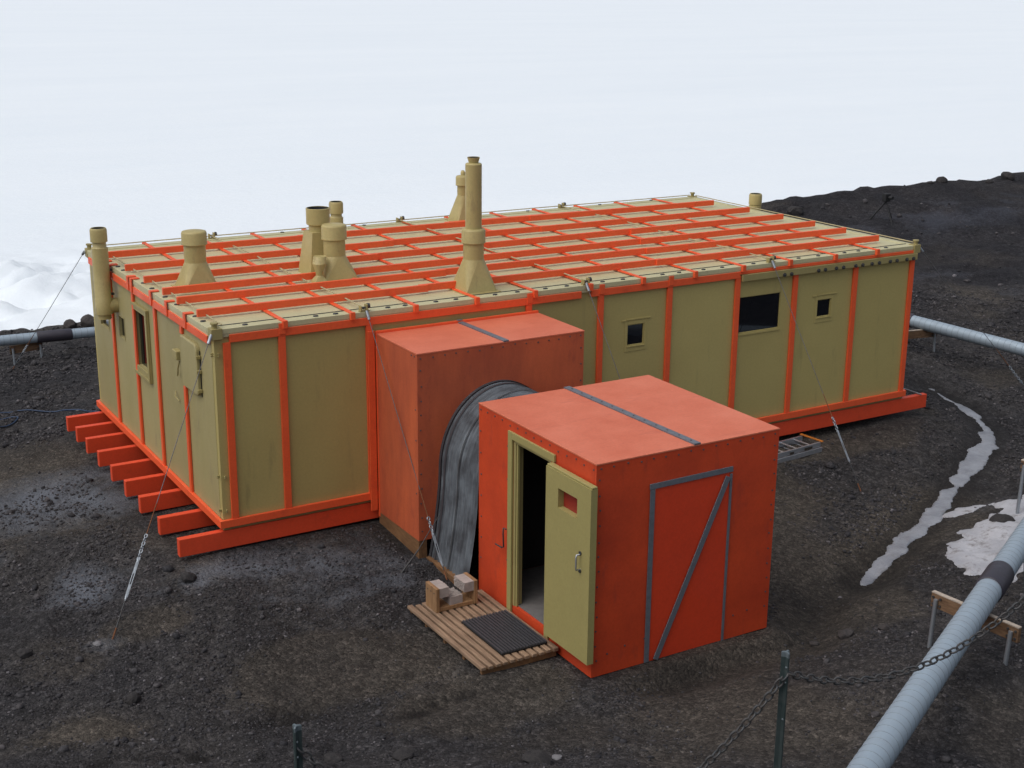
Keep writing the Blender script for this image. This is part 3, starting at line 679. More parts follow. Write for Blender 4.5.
# roof vents
def circ(cx,cy,r,z,n=32): return [(cx+r*math.cos(2*PI*k/n), cy+r*math.sin(2*PI*k/n), z) for k in range(n)]
def sqr(cx,cy,h,z,n=32):
    out = []
    for k in range(n):
        a = 2*PI*k/n; c, s = math.cos(a), math.sin(a); q = max(abs(c),abs(s)); out.append((cx+h*c/q, cy+h*s/q, z))
    return out
def sq2round(b, x, y, h, z0, r, z1, n=8):
    cor = [(x+h,y+h),(x-h,y+h),(x-h,y-h),(x+h,y-h)]
    for i in range(4):
        c = cor[i]; d = cor[(i+1)%4]; a0 = PI/2*i
        arc = [(x+r*math.cos(a0+PI/2*k/n), y+r*math.sin(a0+PI/2*k/n), z1) for k in range(n+1)]
        b.add([(c[0],c[1],z0)]+arc, [(0,k+2,k+1) for k in range(n)][::1], True)
        b.add([(c[0],c[1],z0),(d[0],d[1],z0),arc[-1]], [(0,1,2)])
def vent(x, y, half, r0, zs, zc, rc, zt, open_top=False, z0=ZR, cap_round=0.03):
    b = MB(); b.loft([sqr(x,y,half+.045,z0),sqr(x,y,half+.045,z0+.012)],False,True)
    sq2round(b, x, y, half, z0+.012, r0, zs)
    v = H(b,'roof_vent','olive_vent')
    H(MB().lathe(x,y,[(r0,zs),(r0,zc+.02)]),'vent_pipe','olive_vent',0,v)
    p = [(r0,zc),(rc,zc),(rc,zc),(rc+.004,zc+.012),(rc+.004,zc+.012),(rc,zc+.024),(rc,zt-cap_round)]
    if open_top: p += [(rc,zt),(rc,zt),(rc-.012,zt),(rc-.012,zt),(rc-.012,zc+.04),(rc-.012,zc+.04),(0,zc+.04)]
    else: p += [(rc-cap_round*.35,zt-cap_round*.2),(rc-cap_round,zt),(0,zt+.012)]
    H(MB().lathe(x,y,p),'vent_cap','olive_vent',0,v)
    return v
vent(.61,2.45,.235,.148,ZR+.36,ZR+.60,.172,ZR+.785)
vent(2.53,2.13,.25,.155,ZR+.33,ZR+.56,.178,ZR+.77)
v = vent(3.87,.49,.235,.142,ZR+.44,ZR+.66,.163,ZR+.855)
H(MB().lathe(3.87,.49,[(.112,ZR+.84),(.112,ZR+1.72),(.112,ZR+1.72),(.10,ZR+1.735),(.075,ZR+1.74),(.065,ZR+1.74),(.065,ZR+1.74),(.086,ZR+1.815),(.086,ZR+1.815),(.078,ZR+1.815),(.078,ZR+1.815),(.06,ZR+1.75),(0,ZR+1.75)]),'flue','olive_vent',0,v)
H(MB().lathe(3.87,.49,[(.0765,ZR+1.813),(.07,ZR+1.79),(0,ZR+1.79)]),'mouth','black',0,v)  # black disc stands for the shade inside the flue
v = vent(6.47,5.55,.20,.10,ZR+.46,ZR+.63,.125,ZR+.80)
H(MB().lathe(6.47,5.55,[(.04,ZR+.79),(.04,ZR+.86),(.025,ZR+.89),(0,ZR+.89)],12),'knob','olive_vent',0,v)
# tall square-bodied vent with an open dark mouth
x,y = 2.47,2.55
b = MB(); b.loft([sqr(x,y,.235,ZR),sqr(x,y,.16,ZR+.62)],False,True); v = H(b,'roof_vent','olive_vent')
H(MB().lathe(x,y,[(.137,ZR+.61),(.137,ZR+.72)]),'vent_pipe','olive_vent',0,v)
H(MB().lathe(x,y,[(.137,ZR+.70),(.17,ZR+.72),(.17,ZR+.72),(.171,ZR+.945),(.171,ZR+.945),(.160,ZR+.95),(.160,ZR+.95),(.155,ZR+.80)]),'vent_cap','olive_vent',0,v)
H(MB().lathe(x,y,[(.1545,ZR+.943),(.1545,ZR+.86),(0,ZR+.86)]),'mouth','black',0,v)  # inner surface blacked to give the shade of the open top
# small funnel drain beside it
b = MB(); b.loft([sqr(2.20,1.92,.10,ZR+.012),sqr(2.20,1.92,.09,ZR+.03),circ(2.20,1.92,.045,ZR+.11),circ(2.20,1.92,.05,ZR+.15),circ(2.22,1.95,.10,ZR+.27),circ(2.25,2.0,.09,ZR+.36)],False,True)
H(b,'roof_vent','olive_vent')
# wall-hung stove pipes
def hung(x, y, nx, ny, zb, zt, wall=True):
    v = H(MB().lathe(x,y,[(0,zb),(.10,zb),(.10,zb),(.10,zb+.07),(.10,zb+.07),(.125,zb+.075),(.125,zb+.075),(.125,zb+.30),(.118,zb+.31),(.118,zb+1.06),(.118,zb+1.06),(.098,zb+1.075),(.098,zt-.18)]),'stove_pipe','olive_vent')
    H(MB().lathe(x,y,[(.098,zt-.205),(.122,zt-.20),(.122,zt-.20),(.122,zt-.035),(.118,zt-.02),(.108,zt),(.108,zt),(.096,zt),(.096,zt),(.096,zt-.12)]),'vent_cap','olive_vent',0,v)
    H(MB().lathe(x,y,[(.0945,zt-.004),(.0945,zt-.06),(0,zt-.06)]),'mouth','black',0,v)  # shade inside the pipe end put in as black
    e = MB(); e.tube([(x,y,zb+.185),(x-nx*.19,y-ny*.19,zb+.185)],.112,18); H(e,'elbow','olive_vent',0,v)
    e = MB()
    for z in (zb+.36,zb+.72): e.bar((x,y,z),(x-nx*.16,y-ny*.16,z),.05,.03)
    H(e,'strap','dark_steel',0,v)
hung(-.19,4.40,-1,0,1.84,3.19)
hung(4.27,6.06,0,1,1.7,3.03)
hung(12.02,4.22,1,0,1.6,2.88)

# ------------------------------------------------------------------ PORCH BOX against the long wall
pb = thing('porch_box', (3.35,-.65,-.38), 'tall weathered orange plywood box built against the front of the green hut', 'porch')
px0,px1,pd,pz0,pz1 = 2.125,4.56,-1.235,-.13,2.325
b = MB(); b.box(px0,px1,pd,pd+.02,pz0,pz1-.02)
AX, AR, AZ = 3.26, .83, .80
b.build('front_panel', M['porch'], pb, .003)
MB().box(px0,px0+.02,pd+.021,-.10,pz0,pz1-.02).build('side_panel', M['porch'], pb, .003)
MB().box(px1-.02,px1,pd+.021,-.10,pz0,pz1-.02).build('side_panel', M['porch'], pb, .003)
MB().box(px0-.004,px1+.004,pd-.004,-.10,pz1-.019,pz1).build('roof_panel', M['shed_roof'], pb, .003)
b = MB(); b.box(px0-.005,px0+.075,-.099,-.052,pz0-.06,pz1+.03); b.box(px1-.075,px1+.005,-.099,-.052,pz0,pz1+.03); b.box(px0+.076,px1-.076,-.099,-.052,pz1-.05,pz1+.03)
b.build('edge_frame', M['orange'], pb, .004)
b = MB(); b.box(px0-.115,px0-.02,-.075,-.051,-.10,2.36); b.build('edge_frame', M['orange'], pb, .004)
b = MB(); b.bar((3.34,-.05,pz1+.034),(3.345,-.10,pz1+.034),.075,.006); b.bar((3.345,-.1,pz1+.008),(3.38,pd-.01,pz1+.008),.075,.016); b.build('cover_strip', M['strip'], pb)
for q in ((px0+.002,px0+.05,pd+.01,-.06,-.42),(px0+.052,px0+.12,pd+.01,pd+.09,-.42),(px1-.05,px1-.002,pd+.01,-.06,-.45)):
    b = MB(); b.box(*q,pz0-.002); b.build('base_timber', M['wood_base'], pb, .004)
def screws(parent, pts, nrm):
    """each screw head its own part; pts = world points on the face, nrm = face normal axis"""
    base = None; rl = root_loc(parent)
    for p in pts:
        if base is None:
            s = MB(); 
            n = Vector(nrm); s.tube([rl, rl+n*.006],.0105,8); base = s.build('screw', M['screw'], parent); base.location = Vector(p)-rl
        else:
            c = base.copy(); COL.objects.link(c); c.parent = parent; c.location = Vector(p)-rl
j = lambda s=.012: random.uniform(-s,s)
P1 = [(x+j(),pd-.001,pz1-.06+j()) for x in np.linspace(px0+.05,px1-.05,15)]+[(px0+.045+j(),pd-.001,z+j()) for z in np.linspace(.0,2.1,12)]+[(px1-.05+j(),pd-.001,z+j()) for z in np.linspace(1.0,2.1,6)]
screws(pb, P1, (0,-1,0))
screws(pb, [(px0-.001,y+j(),pz1-.05) for y in (-1.18,-1.1)]+[(px0-.001,-1.19,z) for z in (1.2,1.6,.5)], (-1,0,0))

# ------------------------------------------------------------------ CORRUGATED TUNNEL
tn = thing('corrugated_tunnel', (3.43,-1.75,-.48), 'arched grey streaked corrugated iron tunnel between the orange porch box and the orange shed', 'tunnel')
def arch(r, n=40, zb=-.36):
    fl = lambda k: r+.15*((6-k)/6)**1.5
    pts = [(-fl(k), zb+(AZ-zb)*k/6) for k in range(6)]
    pts += [(-r*math.cos(PI*k/n), AZ+r*1.22*math.sin(PI*k/n)) for k in range(n+1)]
    return pts + [(fl(6-k), AZ-(AZ-zb)*k/6) for k in range(1,7)]
def arch_sheet(y0, y1, r, amp, per, ny):
    rings = []
    for i in range(ny+1):
        y = y0+(y1-y0)*i/ny; rr = r+amp*math.sin(2*PI*y/per)
        rings.append([(AX+p[0]*(rr/r) if True else 0, y, AZ+(p[1]-AZ)*(rr/r) if p[1]>AZ else p[1]) for p in arch(r)])
    b = MB(); n = len(rings[0]); vs = [p for q in rings for p in q]
    b.add(vs, [(i*n+k,(i+1)*n+k,(i+1)*n+k+1,i*n+k+1) for i in range(ny) for k in range(n-1)], True); return b
arch_sheet(-1.234,-2.235,AR,.010,.078,120).build('corrugated_sheet', M['corr'], tn)
arch_sheet(-1.234,-1.29,AR+.014,.004,.05,6).build('collar', M['rubber'], tn)
arch_sheet(-1.36,-1.40,AR+.013,.0,.05,3).build('strap', M['rubber'], tn)
arch_sheet(-1.72,-1.735,AR+.013,.0,.05,2).build('strap', M['dark_steel'], tn)
for x in (AX-AR-.21,AX+AR+.12): b = MB(); b.box(x,x+.09,-2.235,-1.24,-.50,-.355); b.build('base_timber', M['wood_base'], tn, .004)

# ------------------------------------------------------------------ ORANGE SHED (8 ft plywood cube)
sx0,sx1,sy0,sy1,sz0,sz1 = 2.42,4.87,-4.715,-2.25,-.5,1.935
sh = thing('entrance_shed', (3.645,-3.48,-.5), 'square bright orange plywood shed with an open olive sliding door', 'shed')
dy0,dy1,dz0,dz1 = -3.85,-3.06,-.32,1.72        # doorway
t = .04
MB().box(sx0,sx1,sy0,sy0+t,sz0,sz1-.02).build('front_panel', M['shed'], sh, .003)
MB().box(sx0,sx1,sy1-t,sy1,sz0,sz1-.02).build('back_panel', M['shed'], sh, .003)
MB().box(sx1-t,sx1,sy0+t+.001,sy1-t-.001,sz0,sz1-.02).build('side_panel', M['shed'], sh, .003)
b = MB(); b.box(sx0,sx0+t,sy0+t+.001,dy0,sz0,sz1-.02); b.box(sx0,sx0+t,dy1,sy1-t-.001,sz0,sz1-.02); b.box(sx0,sx0+t,dy0,dy1,sz0,dz0); b.box(sx0,sx0+t,dy0,dy1,dz1,sz1-.02); b.build('side_panel', M['shed'], sh, 0)
MB().box(sx0-.004,sx1+.004,sy0-.004,sy1+.004,sz1-.019,sz1).build('roof_panel', M['shed_roof'], sh, .004)
MB().box(sx0+t+.001,sx1-t-.001,sy0+t+.002,sy1-t-.002,-.40,dz0+.01).build('floor', M['floor'], sh)
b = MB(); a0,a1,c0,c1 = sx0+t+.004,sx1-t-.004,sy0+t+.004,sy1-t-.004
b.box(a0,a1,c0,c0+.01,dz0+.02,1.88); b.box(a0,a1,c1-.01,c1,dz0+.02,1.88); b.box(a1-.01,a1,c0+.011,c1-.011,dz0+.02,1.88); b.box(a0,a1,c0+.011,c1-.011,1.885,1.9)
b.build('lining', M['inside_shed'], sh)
# olive door frame
b = MB(); b.box(sx0-.03,sx0-.003,dy1,dy1+.09,-.42,dz1+.085); b.box(sx0-.03,sx0-.003,dy0-.10,dy1-.001,dz1,dz1+.085); b.box(sx0-.028,sx0-.003,dy0-.02,dy0+.06,-.44,dz0-.02)
b.build('door_frame', M['olive_door'], sh, .004)
b = MB(); b.box(sx0-.002,sx0+.10,dy1-.045,dy1-.001,dz0,dz1-.001); b.box(sx0+.0,sx0+.10,dy0,dy1-.046,dz1-.04,dz1-.001); b.build('door_jamb', M['olive_trim'], sh, .003)
b = MB(); b.box(sx0+.01,sx0+.04,dy1-.075,dy1-.046,dz0,dz1-.04); b.build('door_stop', M['olive_door'], sh, .003)
# sliding door standing off the wall
X0,X1 = sx0-.115,sx0-.035; wy0,wy1,wz0,wz1 = -4.545,-4.175,1.30,1.52; Y0,Y1,Z0,Z1 = -4.80,-3.93,-.28,1.70
b = MB(); b.box(X0,X1,Y0,wy0,Z0,Z1); b.box(X0,X1,wy1,Y1,Z0,Z1); b.box(X0,X1,wy0,wy1,Z0,wz0); b.box(X0,X1,wy0,wy1,wz1,Z1)
b.build('sliding_door', M['olive_door'], sh, 0)
door = [o for o in bpy.data.objects if o.name == 'sliding_door'][0]
b = MB(); b.box(X1+.001,sx0-.006,Y0-.04,Y1-.02,Z0+.01,Z1-.02); 
b3 = MB(); b3.box(X0+.012,X1,Y0+.0,Y1,Z1+.001,Z1+.025); b3.build('edge_strip', M['olive_door'], door, .008)
b = MB(); b.box(X0+.074,X0+.078,wy0+.001,wy1-.001,wz0+.001,wz1-.001); b.build('shaded_wall_panel', M['shaded_red'], door)  # dimmed panel standing in for the shaded shed wall behind the hole
b = MB(); b.tube([(X0,-4.63,.93),(X0-.05,-4.63,.93),(X0-.055,-4.63,.90),(X0-.055,-4.63,.79),(X0-.05,-4.63,.76),(X0,-4.63,.76)],.010,8); b.lathe(X0-.0,-4.63,[(0,0),(0,0)],8)
b.build('handle', M['alu'], door)
b = MB()
for z in (.945,.745): b.tube([(X0-.001,-4.63,z),(X0-.012,-4.63,z)],.022,10)
b.build('handle_mount', M['dark_steel'], door)
b = MB(); b.tube([(sx0-.035,-2.965,.60),(sx0-.07,-2.955,.62),(sx0-.07,-2.95,.55),(sx0-.06,-2.945,.38),(sx0-.06,-2.90,.355),(sx0-.06,-2.76,.35)],.009,7); b.build('door_hook', M['dark_steel'], sh)
# steel strips framing a panel in the front face
MB().box(3.17,4.185,sy0-.006,sy0-.001,sz0+.01,1.555).build('door_panel', M['brace_panel'], sh)
def strip(a, c, w, th=.012):
    b = MB(); b.bar(a, c, w, th, (0,-1,0)); return b
y_ = sy0-.013
strip((3.14,y_,sz0+.01),(3.14,y_,1.53),.062).build('steel_strip', M['strip'], sh, .002)
strip((3.10,y_-.001,1.565),(4.22,y_-.001,1.575),.062).build('steel_strip', M['strip'], sh, .002)
strip((3.255,y_-.013,sz0+.02),(4.15,y_-.013,1.50),.07).build('steel_strip', M['strip'], sh, .002)
strip((4.20,y_,sz0+.01),(4.20,y_,1.52),.032).build('steel_strip', M['strip'], sh, .002)
b = MB(); b.bar((3.65,sy1+.015,sz1+.009),(3.715,sy0-.008,sz1+.009),.085,.016); cs = b.build('cover_strip', M['strip'], sh)
q = []
for k in range(12):
    f = (k+.5)/12; q.append((3.65+.065*f, sy1+(sy0-sy1)*f, sz1+.017))
screws(cs, q, (0,0,1))
P2 = [(x+j(),sy0-.001,sz1-.065+j()) for x in np.linspace(sx0+.06,sx1-.06,15)]+[(sx0+.05+j(),sy0-.001,z+j()) for z in np.linspace(-.3,1.75,13)]+[(sx1-.05+j(),sy0-.001,z+j()) for z in np.linspace(-.2,1.75,12)]
P2 += [(x,sy0-.001,z) for x,z in ((2.62,-.26),(2.85,-.22),(4.35,-.22),(4.55,-.2),(3.11,-.2))]
screws(sh, P2, (0,-1,0))
screws(sh, [(sx0-.001,y+j(),sz1-.07+j()) for y in np.linspace(sy0+.05,sy1-.05,15)]+[(sx0-.001,sy1-.06+j(),z) for z in np.linspace(0,1.6,7)]+[(sx0-.001,dy1+.13,z) for z in (-.1,.2,1.2,1.6)], (-1,0,0))

# ------------------------------------------------------------------ things at the door
pl = thing('duckboard', (1.88,-3.25,-.46), 'slatted wooden duckboard on the ground in front of the shed door', 'duckboard')
b = MB()
for k in range(11):
    x = 1.40+k*.092; b.box(x,x+.062,-4.13+j(.006),-2.37+j(.02),-.425+j(.003),-.385+j(.002))
b.build('slats', M['wood_y'], pl, .006)
b = MB()
for y in (-4.10,-3.7,-3.25,-2.8,-2.42): b.box(1.425,2.37,y,y+.045,-.50,-.427)
b.build('bearers', M['wood_base'], pl, .004)
mt = MB(); mt.box(1.735,2.315,-3.99,-3.07,-.380,-.366)
for k in range(15): x = 1.745+k*.0395; mt.box(x,x+.020,-3.985,-3.075,-.3655,-.350)
o = mt.build('rubber_mat', M['black'], None, 0, (2.02,-3.53,-.38)); o.data.materials.append(M['rubber']); o.data.polygons.foreach_set('material_index', np.array([0]*6+[1]*(len(mt.f)-6), np.int32)); tag(o, 'black ribbed rubber mat lying on the duckboard', 'mat')  # groove shade between the ribs put in as a darker base colour
bb = thing('boot_brush', (1.87,-2.58,-.385), 'wooden boot cleaner with pale bristle blocks on the duckboard corner', 'boot brush')
b = MB(); b.box(1.60,1.645,-2.71,-2.44,-.382,-.085); b.build('side_board', M['wood_z'], bb, .004)
b = MB(); b.box(2.105,2.15,-2.71,-2.44,-.382,-.085); b.build('side_board', M['wood_z'], bb, .004)
b = MB(); b.box(1.646,2.104,-2.70,-2.45,-.382,-.335); b.build('base_board', M['wood_z'], bb, .003)
def bristles(x0,x1,y0,y1,z0,z1,ax,nu,nv):
    b = MB()
    for i in range(nu):
        for k in range(nv):
            u,v = (i+.5)/nu,(k+.5)/nv; e = j(.008); w = .4
            if ax == 'x+': b.box(x0,x1+e,y0+(y1-y0)*(u-w/nu),y0+(y1-y0)*(u+w/nu),z0+(z1-z0)*(v-w/nv),z0+(z1-z0)*(v+w/nv))
            if ax == 'x-': b.box(x0+e,x1,y0+(y1-y0)*(u-w/nu),y0+(y1-y0)*(u+w/nu),z0+(z1-z0)*(v-w/nv),z0+(z1-z0)*(v+w/nv))
            if ax == 'z': b.box(x0+(x1-x0)*(u-w/nu),x0+(x1-x0)*(u+w/nu),y0+(y1-y0)*(v-w/nv),y0+(y1-y0)*(v+w/nv),z0,z1+e)
    return b
bristles(1.646,1.775,-2.70,-2.45,-.21,-.09,'x+',20,10).build('bristles', M['bristle'], bb)
bristles(1.975,2.104,-2.70,-2.45,-.21,-.09,'x-',20,10).build('bristles', M['bristle'], bb)
bristles(1.79,1.96,-2.69,-2.46,-.334,-.235,'z',13,18).build('bristles', M['bristle'], bb)
b = MB()
for y in (-2.66,-2.58,-2.5): b.tube([(1.598,y,-.15),(1.5945,y,-.15)],.008,8)
b.build('screw', M['dark_steel'], bb)

# ladder under the edge of the hut
ld = thing('ladder', (8.4,-.35,-.42), 'aluminium ladder with orange end caps lying on the ground under the hut edge', 'ladder')
M_ = Matrix.Translation((9.58,-.55,-.40)) @ Matrix.Rotation(math.radians(6),4,'Z')
for dz in (.0,.085):
    s = 0 if dz == 0 else .02
    b = MB(); b.box(-3.3,-s,s,s+.03,dz,dz+.075,M_); b.build('rail', M['alu'], ld, .003)
    b = MB(); b.box(-3.3,-s,.42-s,.45-s,dz,dz+.075,M_); b.build('rail', M['alu'], ld, .003)
    for k in range(10):
        x = -.16-k*.30-dz*.6; b = MB(); b.tube([M_ @ Vector((x,.03+s,dz+.045)),M_ @ Vector((x,.42-s,dz+.045))],.016,8); b.build('rung', M['alu'], ld)
b = MB(); b.box(-.03,.015,-.004,.456,.162,.18,M_); b.build('end_cap', M['amber'], ld, .005)
b = MB(); b.box(-.42,-.24,-.003,.0,.10,.14,M_); b.box(-.75,-.66,-.003,0,.10,.135,M_); b.build('sticker', M['sticker'], ld)
o = MB().tube([(12.26,-.03,.013),(12.25,5.85,.013)],.014,8).build('metal_pole', M['galv'], None, 0, (12.26,2.9,.0)); tag(o, 'thin pale metal pole lying across the right hand joist ends', 'pole')

# ------------------------------------------------------------------ guy cables
def chain_links(pts, link, wire, mb):
    """interlocked oval links along a polyline"""
    P = [Vector(p) for p in pts]; seg = [(P[i+1]-P[i]).length for i in range(len(P)-1)]; tot = sum(seg); pitch = link*.72; n = max(2,int(tot/pitch)); pitch = tot/n
    def at(s):
        for i,l in enumerate(seg):
            if s <= l or i == len(seg)-1: return P[i].lerp(P[i+1], s/l), (P[i+1]-P[i]).normalized()
            s -= l
    for k in range(n):
        c, t = at((k+.5)*pitch); s = t.cross(Vector((0,0,1))).normalized(); u = s.cross(t)
        if k % 2: s, u = u, s
        ring = []; hl, hw = link/2-wire, link*.30
        for q in range(12):
            a = 2*PI*q/12; e = math.cos(a); f = math.sin(a); ring.append(c + t*(hl-hw)*(1 if e > 0 else -1)*(1 if abs(e) > 1e-6 else 0) + t*hw*e + s*hw*f)
        ring.append(ring[0]); ring.append(ring[1]); mb.tube(ring, wire, 6, False)
def guy(top, foot, label, hw=(.62,.72,.90), rust=.9, wr=.0048):
    A = Vector(top); B = Vector(foot); B.z = gh(B.x,B.y)-.03
    g = thing('guy_cable', tuple(B), label, 'cable', 'guy cables staying the hut')
    at = lambda f: A.lerp(B, f)
    MB().tube([at(0),at(.25)-Vector((0,0,.004)),at(.5)-Vector((0,0,.006)),at(hw[0])],wr,7).build('wire', M['dark_wire'], g)
    b = MB(); b.tube([at(hw[0]-.10),at(hw[0])],wr*1.35,7); b.build('splice', M['rust'], g)
    b = MB(); chain_links([at(hw[0]),at(hw[1])],.06,.008,b); b.build('shackle_chain', M['galv'], g)
    d = (B-A).normalized(); s = d.cross(Vector((0,0,1))).normalized()*.014
    b = MB(); b.tube([at(hw[1])+s,at(hw[2])+s],.0055,7); b.tube([at(hw[1])-s,at(hw[2])-s],.0055,7)
    for f in (hw[1],hw[2]): b.tube([at(f)-d*.025,at(f)+d*.025],.015,8)
    b.tube([at(hw[1])-d*.06,at((hw[1]*.65+hw[2]*.35))],.007,7); b.tube([at(hw[2])+d*.06,at((hw[1]*.35+hw[2]*.65))],.007,7)
    b.build('turnbuckle', M['galv'], g)
    MB().tube([at(hw[2])+d*.04,at(.955)],.008,8).build('anchor_rod', M['dark_steel'], g); MB().tube([at(.955),at(1)+d*.1],.0095,8).build('rod_foot', M['rust'], g)
    b = MB(); b.tube([at(0)-d*.05,at(0)+d*.07],.02,8); b.build('eye_end', M['galv'], g)
    return g
guy((-.06,-.06,2.52),(-1.82,-1.41,0),'guy cable from the near hut corner down to the gravel at left',(.66,.745,.86))
guy((2.02,-.06,2.58),(2.19,-1.88,0),'guy cable running in front of the porch box to the boot cleaner',(.76,.82,.93))
guy((5.38,-.06,2.60),(5.62,-2.0,0),'guy cable passing down behind the orange shed',(.66,.76,.87))
guy((8.76,-.06,2.60),(9.17,-1.86,0),'guy cable crossing the long wall between the large and the small right window',(.67,.74,.855))
guy((LX+.06,-.04,2.55),(14.9,-.65,0),'guy cable from the right hut corner out over the frozen stream side',(.66,.76,.90))
guy((-.06,LY+.06,2.55),(-.3,11.5,0),'guy cable from the far left hut corner over the left pipe',(.75,.82,.92))
o = MB().tube([(2.64,-1.25,.47),(2.2,-1.41,.08),(1.98,-1.50,-.12)],.006,6).tube([(1.98,-1.50,-.12),(1.63,-1.63,gh(1.63,-1.63)-.05)],.011,7).build('stay_wire', M['dark_steel'], None, 0, (1.63,-1.63,-.42)); tag(o, 'short dark stay wire from the tunnel edge to the gravel by the porch box foot', 'wire')

# ------------------------------------------------------------------ insulated service pipes
def pipe(name, pts, r, label, sleeves, parent_loc, spiral=True):
    P = [Vector(p) for p in pts]; g = thing(name, parent_loc, label, 'pipe', 'insulated service pipes')
    d = (P[-1]-P[0]); Ln = d.length; d.normalize(); 
    mb = MB(); mb.tube([P[0]+d*(Ln*i/40) for i in range(41)], r, 32); nf = len(mb.f); t_ = .07
    while t_ < Ln-.05:
        mb.tube([P[0]+d*t_, P[0]+d*(t_+.001), P[0]+d*(t_+.006), P[0]+d*(t_+.007)], [r, r+.0028, r+.0028, r], 32, False); t_ += .125
    o = mb.build('cladding', M['pipe'], g); o.data.materials.append(M['pipe_seam'])
    mi = np.zeros(len(mb.f), np.int32); mi[nf:] = 1; o.data.polygons.foreach_set('material_index', mi)
    for a, c in sleeves: MB().tube([P[0]+d*(a-.004), P[0]+d*a, P[0]+d*(a+.012), P[0]+d*(c-.012), P[0]+d*c, P[0]+d*(c+.004)], [r,r*1.09,r*1.12,r*1.12,r*1.09,r], 30).build('sleeve', M['band'], g)
    return g
pA = Vector((2.22,-8.90,.72)); pB = Vector((5.79,-6.95,.57)); dAB = (pB-pA)
p0 = pA-dAB*.5; p1 = pA+dAB*3.2
lenAB = dAB.length
pipe('service_pipe', [p0,p1], .135, 'thick pale grey insulated pipe running out of the lower right corner', [(lenAB*1.56,lenAB*1.70),(lenAB*3.3,lenAB*3.42)], (5.8,-6.95,.3))
q0 = Vector((12.6,16.8,.55)); a = Vector((15.83,3.61,.1)); c = Vector((16.28,1.17,0)); dq = (c-a)
pipe('service_pipe', [a-dq*2.4, c+dq*1.5], .125, 'pale grey insulated pipe running away behind the right end of the hut', [((dq.length*2.4)-.25,(dq.length*2.4)+.02)], (16,2.4,-.3))
pipe('service_pipe', [(-8,12.3,-.10),(6.5,12.0,-.36)], .105, 'grey insulated pipe with a black sleeve along the shore left of the hut', [(8.34,9.02),(9.62,10.2)], (0,12.2,-.5))
# plank stands under the pipes
def stand(cx, cy, z, half, ang, label, lean=.08, hgt=.16):
    dx, dy = math.cos(ang)*half, math.sin(ang)*half
    g = thing('pipe_stand', (cx,cy,gh(cx,cy)), label, 'pipe stand', 'plank stands carrying the pipes')
    b = MB(); b.bar((cx-dx,cy-dy,z),(cx+dx,cy+dy,z),.05,hgt); pk = b.build('plank', M['wood_x'], g, .004)
    b = MB(); b.bar((cx-dx,cy-dy,z+hgt/2+.006),(cx+dx,cy+dy,z+hgt/2+.006),.052,.012); b.build('plank_edge', M['plank_edge'], pk)
    for s in (-1,1):
        x, y = cx+s*dx*.86, cy+s*dy*.86; fx, fy = x-math.sin(ang)*lean*-1, y-math.cos(ang)*lean
        MB().tube([(x-math.sin(ang)*-.045,y-math.cos(ang)*.045,z+.03),(fx,fy,gh(fx,fy)-.06)],.024,10).build('leg', M['galv'], g)
        nx, ny = math.sin(ang), -math.cos(ang)
        for u in (-.045,.045):
            for w in (-.04,.04):
                X, Y = x+u*math.cos(ang)+nx*.026, y+u*math.sin(ang)+ny*.026; MB().tube([(X,Y,z+w),(X+nx*.014,Y+ny*.014,z+w)],.014,6).build('bolt', M['dark_steel'], pk)
    return g
stand(5.75,-6.90,.35,.535,math.radians(-84.7),'bolted plank stand under the thick pipe at lower right')
stand(10.24,-4.29,.28,.49,math.radians(-84.7),'plank stand at the right edge above the snow patch')
stand(15.62,3.35,-.10,.55,math.radians(-12),'weathered plank stand under the pipe behind the hut')
stand(.12,12.18,-.445,.32,math.radians(8),'short plank stand under the left shoreside pipe')

# ------------------------------------------------------------------ chain fence in the foreground
def picket(x, y, ztop, label, rz=0, lean=(0,0)):
    zg = gh(x,y); g = thing('fence_post', (x,y,zg), label, 'fence post', 'steel pickets of the chain fence')
    prof = []
    for k in range(3):
        a = rz+PI/2+2*PI*k/3; c, s = math.cos(a), math.sin(a); w = .0045
        prof += [(c*.030+s*w, s*.030-c*w), (c*.030-s*w, s*.030+c*w), (math.cos(a+PI/3)*.009, math.sin(a+PI/3)*.009)]
    ring = lambda z, f=1: [(x+lean[0]*(ztop-z)+p[0]*f, y+lean[1]*(ztop-z)+p[1]*f, z) for p in prof]
    MB().loft([ring(zg-.25),ring(ztop-.035)],True,True).build('shaft', M['picket'], g)
    MB().loft([ring(ztop-.034),ring(ztop-.006),ring(ztop,.8)],True,True).build('tip', M['picket_tip'], g)
    b = MB()
    for z in (ztop-.10,ztop-.20,ztop-.45): e = lean[0]*(ztop-z); h = lean[1]*(ztop-z); b.tube([(x+e-.012,y+h-.012,z),(x+e-.002,y+h-.020,z)],.008,8)
    b.build('hole', M['picket_tip'], g)
    return g
posts = [(-2.56,-8.96,2.52,(0,0)),(.14,-10.10,2.815,(0,0)),(2.03,-10.28,3.08,(.105,-.062))]
lab = ['dark steel picket at the bottom edge left of centre','dark steel picket at lower right with a chain tied to each side','dark steel picket cut by the right edge of the picture']
for (x,y,z,ln),lb,rz in zip(posts,lab,(.3,.9,.5)): picket(x,y,z,lb,rz,ln)
def cat(a, c, sag, n=24): 
    a = Vector(a); c = Vector(c); return [a.lerp(c,k/n)-Vector((0,0,sag*4*(k/n)*(1-k/n))) for k in range(n+1)]
def chain(a, c, sag, label):
    b = MB(); chain_links(cat(a,c,sag), .074, .0068, b); o = b.build('chain', M['dark_steel'], None, 0, ((a[0]+c[0])/2,(a[1]+c[1])/2,min(a[2],c[2])-sag)); tag(o,label,'chain','chains of the fence')
chain((-2.56,-8.96,2.38),(.14,-10.12,2.68),1.0,'chain sagging from the bottom left picket to the middle picket')
